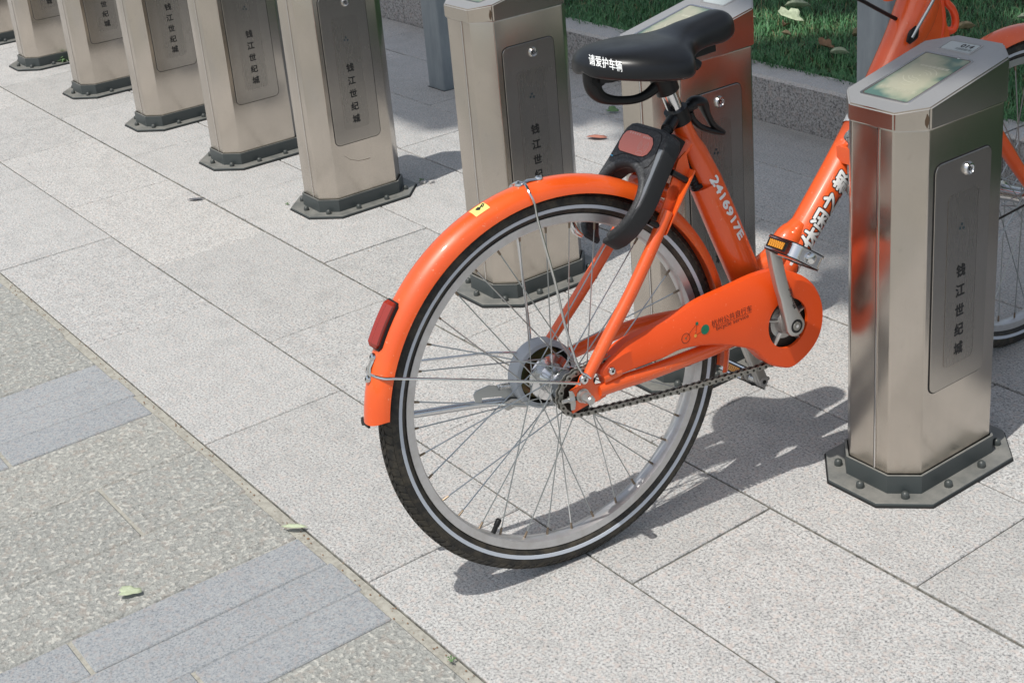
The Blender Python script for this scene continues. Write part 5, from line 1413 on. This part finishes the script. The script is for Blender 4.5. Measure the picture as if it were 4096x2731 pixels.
# ---- hook that enters the dock, cables, hose
part('dock_hook', join(box(0.575, 0.655, -0.002, 0.050, 0.205, 0.232), tube([(0.59, 0.0, 0.200), (0.64, 0.0, 0.245)], 0.022, 12)), M['orange'], smooth=False)
part('hook_label', prism([(0.596, 0.2325), (0.632, 0.2325), (0.632, 0.2335), (0.596, 0.2335)], 0.006, 0.034, fn=lambda a, b, h: (a, h, b)), M['white_print'], smooth=False)
grc = part('cable_grommet', tube([(0.7350, 0.0055, 0.3728), (0.7450, 0.0075, 0.3845), (0.7540, 0.0085, 0.3965)], [0.0045, 0.0105, 0.0045], 16, sub=4, flat=(0.45, 1), up=(0, 0, 1)), M['black_plastic'])
part('brake_cable', tube([(0.7400, 0.010, 0.3810), (0.7600, 0.0130, 0.4060), (0.7850, 0.0160, 0.4370), (0.815, 0.02, 0.485), (0.83, 0.05, 0.60), (0.79, 0.12, 0.70)], 0.0029, 10, sub=4), M['spoke'])
part('shift_cable', tube([(0.7600, -0.034, 0.4000), (0.7300, -0.032, 0.4170), (0.6750, -0.030, 0.4500), (0.600, -0.03, 0.498), (0.58, -0.06, 0.58), (0.66, -0.15, 0.69)], 0.0034, 10, sub=4), M['black_plastic'])
part('frame_knob', tube([(0.7290, -0.030, 0.4420), (0.7320, -0.030, 0.4520), (0.76, -0.030, 0.4700), (0.79, -0.030, 0.470)], [0.0085, 0.0100, 0.0085, 0.0085], 14, sub=3), M['orange'])
part('lock_hose', tube([(0.8220, -0.020, 0.3350), (0.8303, -0.018, 0.3560), (0.8363, -0.017, 0.3763), (0.8379, -0.017, 0.3943), (0.8345, -0.018, 0.4242), (0.832, -0.018, 0.46), (0.830, -0.018, 0.50), (0.838, -0.019, 0.515), (0.844, -0.020, 0.50), (0.845, -0.021, 0.46), (0.8500, -0.020, 0.4214), (0.8640, -0.020, 0.4040), (0.8715, -0.020, 0.3878), (0.8711, -0.020, 0.3731), (0.8640, -0.020, 0.3660), (0.8527, -0.020, 0.3679), (0.8400, -0.020, 0.3740)], 0.0066, 14, sub=5), M['hose'])

# ---- head tube, fork, stem and handlebar
hs = Vector((-0.387, 0, 0.922))
h0 = Vector((0.8520, -0.0440, 0.3180))
part('gusset', prism([(0.700, 0.290), (0.745, 0.375), (0.785, 0.440), (0.790, 0.480), (0.812, 0.470), (0.838, 0.400), (0.853, 0.350), (0.815, 0.300), (0.760, 0.265)], -0.060, -0.012, fn=lambda a, b, h: (a, h, b)), M['orange'], smooth=False)
part('head_tube', tube([h0 + hs * 0.02, h0 + hs * 0.19], 0.0230, 24), M['orange'])
part('headset', join(tube([h0 + hs * 0.19, h0 + hs * 0.205], [0.026, 0.022], 24)), M['chrome'])
part('fork', join(*[tube([tuple(h0 + hs * -0.0), fpt(-0.222, s_ * 0.030, 0.3030), fpt(-0.196, s_ * 0.046, 0.2700), fpt(-0.110, s_ * 0.052, 0.150), fpt(-0.020, s_ * 0.056, 0.025), fpt(0.0, s_ * 0.057, 0.0)], [0.0180, 0.0185, 0.0190, 0.0155, 0.0110, 0.0100], 18, sub=4, flat=(0.75, 1)) for s_ in (1, -1)]), M['orange'])
for s_ in (1, -1):
    part('front_axle_nut', tube([fpt(0, s_ * 0.040, 0), fpt(0, s_ * 0.064, 0), fpt(0, s_ * 0.074, 0)], [0.0055, 0.009, 0.007], 12), M['chrome'])
    part('front_stay', tube([fpt(0.0, s_ * 0.058, 0.006), fpt(-0.16, s_ * 0.048, -0.012), fpt(-0.300, s_ * 0.036, -0.010), fpt(-0.318, s_ * 0.010, 0.0)], 0.0021, 8, sub=3), M['chain_dark'])
part('stem', tube([h0 + hs * 0.2, h0 + hs * 0.36, h0 + hs * 0.40 + Vector((0.05, 0, 0.0))], [0.0125, 0.0125, 0.014], 16, sub=3), M['chrome'])
hb_ = h0 + hs * 0.40 + Vector((0.05, 0, 0))
bar = [(-0.17, -0.29, 0.035), (-0.06, -0.27, 0.045), (0.0, -0.18, 0.040), (0.0, -0.06, 0.0), (0, 0, 0), (0.0, 0.06, 0.0), (0.0, 0.18, 0.040), (-0.06, 0.27, 0.045), (-0.17, 0.29, 0.035)]
part('handlebar', tube([hb_ + Vector(q) for q in bar], 0.0112, 14, sub=5), M['chrome'])
for s_ in (1, -1):
    part('grip', tube([hb_ + Vector((-0.20, s_ * 0.296, 0.033)), hb_ + Vector((-0.08, s_ * 0.275, 0.044))], 0.0165, 16), M['black_plastic'])
    part('brake_lever', tube([hb_ + Vector((-0.05, s_ * 0.262, 0.040)), hb_ + Vector((-0.07, s_ * 0.285, 0.005)), hb_ + Vector((-0.17, s_ * 0.315, 0.000))], [0.009, 0.006, 0.004], 10, sub=3), M['black_plastic'])
# ------------------------------------------------------------------ fallen leaves and scraps
def leaf_mesh(L_, W_, lobes, curl, seed):
    r = random.Random(seed); n = 26; V = [(0, 0, 0.002)]
    rings = 3
    for q in range(1, rings + 1):
        for i in range(n):
            a = 2 * PI * i / n
            if lobes: rad = 0.5 * (0.62 + 0.38 * abs(math.cos(a * lobes / 2)) ** 0.8) * (1 + 0.10 * r.uniform(-1, 1))
            else: rad = 0.5 * (1 + 0.05 * r.uniform(-1, 1)); 
            x, y = math.cos(a) * rad * L_ * q / rings, math.sin(a) * rad * W_ * q / rings
            if not lobes: y *= (1 - 0.55 * abs(math.cos(a)) ** 3)
            z = curl * (abs(y) / W_ * 1.3 + 0.6 * (x / L_) ** 2) * L_ + 0.012 * L_ * mnoise.noise(Vector((x * 40 / max(L_, .01) * 0.1, y * 60, seed)))+ 0.003
            z += 0.05 * L_ * mnoise.noise(Vector((x * 22, y * 22, seed)))
            V.append((x, y, z))
    F = [(0, 1 + i, 1 + (i + 1) % n) for i in range(n)]
    for q in range(rings - 1):
        for i in range(n): F.append((1 + q * n + i, 1 + (q + 1) * n + i, 1 + (q + 1) * n + (i + 1) % n, 1 + q * n + (i + 1) % n))
    m_ = len(V)
    V += [(x, y, z - 0.0006) for x, y, z in V]; F += [tuple(reversed([i + m_ for i in f])) for f in F]
    ed = 1 + (rings - 1) * n
    F += [(ed + i, ed + m_ + i, ed + m_ + (i + 1) % n, ed + (i + 1) % n) for i in range(n)]
    return V, F
def leaf(x, y, z, L_, W_, lobes, curl, mat_, lab, rz=0.0, tilt=0.0, seed=1, name='fallen_leaf', group=None):
    o = obj(name, leaf_mesh(L_, W_, lobes, curl, seed), M[mat_], smooth='all')
    o.location = (x, y, z); o.rotation_euler = (tilt, tilt * 0.6, rz)
    tag(o, lab, 'leaf', group)
    return o
leaf(-3.108, 2.488, 0.001, 0.062, 0.030, 0, 0.10, 'leaf_red', 'reddish curled leaf lying on the paving just behind the saddle', 0.6, 0, 2)
leaf(-3.263, 2.678, 0.003, 0.040, 0.034, 3, 0.25, 'leaf_green', 'small bright green leaf on the shaded paving below the saddle handle', 0.4, 0.2, 3)
leaf(-1.963, 0.5721, 0.002, 0.040, 0.024, 3, 0.12, 'leaf_pale', 'pale green torn leaf lying on the rough grey pavers', 1.0, 0.1, 4)
leaf(-1.940, 0.8560, 0.001, 0.046, 0.011, 0, 0.10, 'leaf_pale', 'slim pale green leaf at the edge between the granite and the grey pavers', 0.75, 0.0, 5)
leaf(-3.5672, 1.4425, 0.0005, 0.046, 0.016, 0, 0.04, 'leaf_grey', 'dark grey slip lying on a granite tile left of the row joint', 0.95, 0, 6)
leaf(-2.62, 0.365, -0.001, 0.035, 0.010, 0, 0.05, 'leaf_tan', 'thin straw-coloured leaf scrap at the left edge on the rough pavers', 0.6, 0, 7)
zl = 0.155
for (x, y, L_, W_, lb, cu, m_, rz, ti, lab) in (
    (-3.286, 3.512, 0.150, 0.060, 0, 0.22, 'leaf_pale', 0.95, 0.10, 'long pale green dead leaf on the grass, farthest of the pale heap'),
    (-3.208, 3.389, 0.170, 0.110, 5, 0.22, 'leaf_pale', 0.4, 0.25, 'largest pale crumpled plane leaf on the grass beside the saddle nose'),
    (-3.300, 3.300, 0.090, 0.045, 0, 0.25, 'leaf_pale', 1.3, 0.15, 'narrow pale leaf at the left end of the pale heap on the grass'),
    (-3.150, 3.300, 0.085, 0.050, 3, 0.35, 'leaf_brown', 2.1, 0.3, 'brown curled leaf just below the pale heap on the grass'),
    (-2.905, 3.345, 0.105, 0.060, 5, 0.40, 'leaf_tan', 2.0, 0.5, 'tan leaf standing upright against the left side of the right-hand post'),
    (-2.890, 3.205, 0.105, 0.070, 5, 0.30, 'leaf_brown', 0.2, 0.25, 'crumpled brown leaf in the shaded grass near the kerb'),
    (-2.800, 3.165, 0.095, 0.035, 0, 0.30, 'leaf_pale', 0.8, 0.1, 'pale curled leaf in the shaded grass just left of the right-hand post'),
    (-2.687, 3.598, 0.125, 0.030, 0, 0.25, 'leaf_tan', 1.35, 0.1, 'narrow tan leaf on the grass behind the orange hose loop'),
    (-2.590, 3.790, 0.150, 0.060, 0, 0.20, 'leaf_pale', 0.5, 0.1, 'pale leaf on the grass above the front mudguard at the right edge'),
    (-3.400, 3.380, 0.060, 0.040, 3, 0.30, 'leaf_tan', 1.1, 0.3, 'small tan leaf on the grass beside the lid of the dock behind the saddle'),
    (-3.360, 3.190, 0.085, 0.035, 3, 0.35, 'leaf_brown', 1.0, 0.3, 'brown leaf scrap on the sunny grass close to the kerb'),
    (-3.080, 3.240, 0.055, 0.030, 0, 0.30, 'leaf_tan', 0.4, 0.2, 'tiny tan leaf in the grass midway between the kerb and the pale heap'),
    (-4.050, 3.420, 0.100, 0.050, 5, 0.30, 'leaf_brown', 0.9, 0.2, 'brown leaf on the grass above the saddle, left of the lid'),
    (-3.900, 3.260, 0.070, 0.040, 3, 0.35, 'leaf_tan', 0.2, 0.3, 'light tan leaf in the grass close behind the kerb above the saddle'),
    (-2.225, 3.330, 0.060, 0.040, 3, 0.35, 'leaf_tan', 0.2, 0.3, 'tan leaf in the grass seen between the front wheel spokes')):
    leaf(x, y, zl - 0.01, L_ * 0.58, W_ * 0.50, lb, cu * 1.8, m_, lab, rz, ti * 1.5, int(abs(x * 971 + y * 331)) % 997, group='fallen leaves on the lawn')

# small weeds rooted beside dock plates
def weed(x, y, size, n, lab, seed, flower=False):
    r = random.Random(seed); V = []; F = []
    for i in range(n):
        a = r.uniform(0, 2 * PI); l_ = size * r.uniform(0.5, 1.0); h = size * r.uniform(0.15, 0.7); w_ = size * 0.16
        d = Vector((math.cos(a), math.sin(a), 0)); s_ = Vector((-d.y, d.x, 0)) * w_
        p0 = Vector((0, 0, 0)); p1 = d * l_ * 0.55 + Vector((0, 0, h)); p2 = d * l_ + Vector((0, 0, h * 0.8))
        b = len(V); V += [tuple(p0), tuple(p1 + s_), tuple(p2), tuple(p1 - s_)]; F.append((b, b + 1, b + 2, b + 3))
    o = obj('weed', (V, F), M['leaf_green']); o.location = (x, y, 0.0); tag(o, lab, 'weed')
weed(-5.385, 1.765, 0.040, 26, 'small green weed growing beside the plate of the leftmost complete dock', 1)
weed(-3.335, 1.600, 0.010, 9, 'tiny pale weed at the pointed left corner of a dock plate', 2)
weed(-3.205, 1.945, 0.012, 10, 'tiny weed at the right corner of the dock plate near two stones', 3)
weed(-1.480, 0.8600, 0.010, 12, 'tuft of dry moss in the joint near the bottom edge of the picture', 4)
# pebbles and crumbs in the joint between the two pavings
V, F = [], []
r = random.Random(5)
for i in range(170):
    x = r.uniform(-3.4, -1.0); y = r.gauss(0.861, 0.005); s_ = r.uniform(0.0008, 0.0026)
    b = len(V)
    for dx, dy, dz in ((1, 0, 0.2), (0, 1, 0.2), (-1, 0, 0.2), (0, -1, 0.2), (0.2, 0.2, 1)): V.append((x + dx * s_, y + dy * s_ * 0.7, -0.004 + dz * s_))
    F += [(b, b + 1, b + 4), (b + 1, b + 2, b + 4), (b + 2, b + 3, b + 4), (b + 3, b, b + 4)]
for i in range(420):
    x = r.uniform(-6.0, -0.9); y = r.choice([2.9, 2.895, 2.89, 1.168, 1.468, 1.766, 1.59, 1.93, r.uniform(0.3, 2.8), r.uniform(0.3, 2.8)]) + r.gauss(0, 0.008); s_ = r.uniform(0.0006, 0.0020)
    b = len(V)
    for dx, dy, dz in ((1, 0, 0.2), (0, 1, 0.2), (-1, 0, 0.2), (0, -1, 0.2), (0.2, 0.2, 1)): V.append((x + dx * s_, y + dy * s_ * 0.7, dz * s_))
    F += [(b, b + 1, b + 4), (b + 1, b + 2, b + 4), (b + 2, b + 3, b + 4), (b + 3, b, b + 4)]
tag(obj('crumbs', (V, F), M['leaf_brown']), kind='stuff')
for k, (x, y) in enumerate(((-3.188, 1.940), (-3.172, 1.957))):
    o = obj('pebble', bevel(xf(box(-0.008, 0.008, -0.0045, 0.0045, 0.0, 0.007), Matrix.Rotation(0.5 + k, 4, 'Z')), 0.002, 2), M['kerb_top'], smooth=True); o.location = (x, y, 0)
    tag(o, ('brown pebble touching the right corner of a dock plate', 'brown pebble a little farther right of the dock plate corner')[k], 'pebble')

# ------------------------------------------------------------------ plane trees whose crowns shade the back of the pavement
XE = [-30, -8.0, -6.0, -4.6, -3.70, -3.53, -3.30, -3.20, -2.9, -2.55, -2.22, -1.87, -1.60, -1.30, -0.8, 0.0, 6]
YE = [3.2, 2.75, 2.55, 2.25, 2.17, 2.28, 2.54, 2.62, 2.45, 2.30, 2.22, 2.09, 2.00, 2.00, 2.05, 2.2, 2.6]
gaps = [(-3.30, 3.36, 0.20, 0.20), (-3.45, 3.22, 0.16, 0.12), (-3.10, 3.52, 0.15, 0.10), (-2.60, 3.95, 0.12, 0.10), (-4.4, 3.7, 0.15, 0.12), (-2.62, 3.45, 0.05, 0.06), (-3.7, 3.9, 0.14, 0.1)]
def crown(cx, cy, cz, rx, ry, rz, n, size, seed):
    r = np.random.default_rng(seed)
    ncl = 150
    cl = r.normal(size=(ncl, 3)); cl /= np.linalg.norm(cl, axis=1)[:, None]; cl *= r.uniform(0.25, 1.0, (ncl, 1)) ** 0.5
    idx = r.integers(0, ncl, n)
    p = cl[idx] + r.normal(size=(n, 3)) * 0.11
    P = p * np.array([rx, ry, rz]) + np.array([cx, cy, cz])
    sx = P[:, 0] - P[:, 2] * 0.07; sy = P[:, 1] + P[:, 2] * 0.405
    keep = sy > np.interp(sx, XE, YE) + r.normal(size=n) * 0.03 + size * 0.55
    for gx, gy, ax, ay in gaps: keep &= ((sx - gx) / (ax + size * .4)) ** 2 + ((sy - gy) / (ay + size * .4)) ** 2 > 1
    keep &= (P[:, 2] > 2.6) & (sy < 7.2)
    P = P[keep]; m_ = len(P)
    nr = r.normal(size=(m_, 3)); nr[:, 2] = np.abs(nr[:, 2]) + 0.6; nr /= np.linalg.norm(nr, axis=1)[:, None]
    t1 = np.cross(nr, r.normal(size=(m_, 3))); t1 /= np.linalg.norm(t1, axis=1)[:, None]; t2 = np.cross(nr, t1)
    s = size * r.uniform(0.6, 1.25, (m_, 1))
    V = np.stack([P - t1 * s, P + t2 * s * 0.75 - t1 * s * 0.1, P + t1 * s + nr * s * -0.2, P - t2 * s * 0.75 - t1 * s * 0.1], 1)
    me = bpy.data.meshes.new('crown')
    me.vertices.add(m_ * 4); me.vertices.foreach_set('co', V.reshape(-1))
    me.loops.add(m_ * 4); me.loops.foreach_set('vertex_index', np.arange(m_ * 4, dtype=np.int32))
    me.polygons.add(m_); me.polygons.foreach_set('loop_start', (np.arange(m_) * 4).astype(np.int32)); me.update(calc_edges=True)
    return me
def tree(x, y, cx, cy, cz, rx, ry, rz, n, lab, seed):
    t_ = empty('plane_tree'); tag(t_, lab, 'tree', 'plane trees behind the lawn edge')
    r = random.Random(seed)
    obj('trunk', fix(tube([(x, y, 0.05), (x + 0.03, y, 0.6), (x + 0.05, y - 0.1, 2.0), (x, y - 0.3, 4.4), (cx, cy + 1.0, cz)], [0.24, 0.19, 0.17, 0.14, 0.05], 16, sub=4)), M['bark'], t_, smooth=True)
    for k in range(7):
        a = 2 * PI * k / 7 + r.uniform(-0.3, 0.3)
        q0 = Vector((x, y - 0.3, 4.0 + 0.1 * k)); q2 = Vector((cx + rx * 0.7 * math.cos(a), cy + ry * 0.7 * math.sin(a), cz + r.uniform(-0.2, 0.8)))
        obj('limb', fix(tube([q0, q0.lerp(q2, 0.5) + Vector((0, 0, 0.4)), q2], [0.075, 0.05, 0.02], 10, sub=4)), M['bark'], t_, smooth=True)
    tag(obj('crown', crown(cx, cy, cz, rx, ry, rz, n, 0.085, seed), M['leaf'], t_), kind='stuff')
tree(-4.9, 5.6, -4.2, 2.0, 7.7, 4.4, 3.6, 1.1, 42000, 'plane tree standing in the lawn, its crown shading the kerb', 1)
tree(2.2, 5.6, 1.6, 2.0, 7.9, 4.0, 3.6, 1.1, 34000, 'plane tree at the right of the lawn, crown over the front wheel', 2)
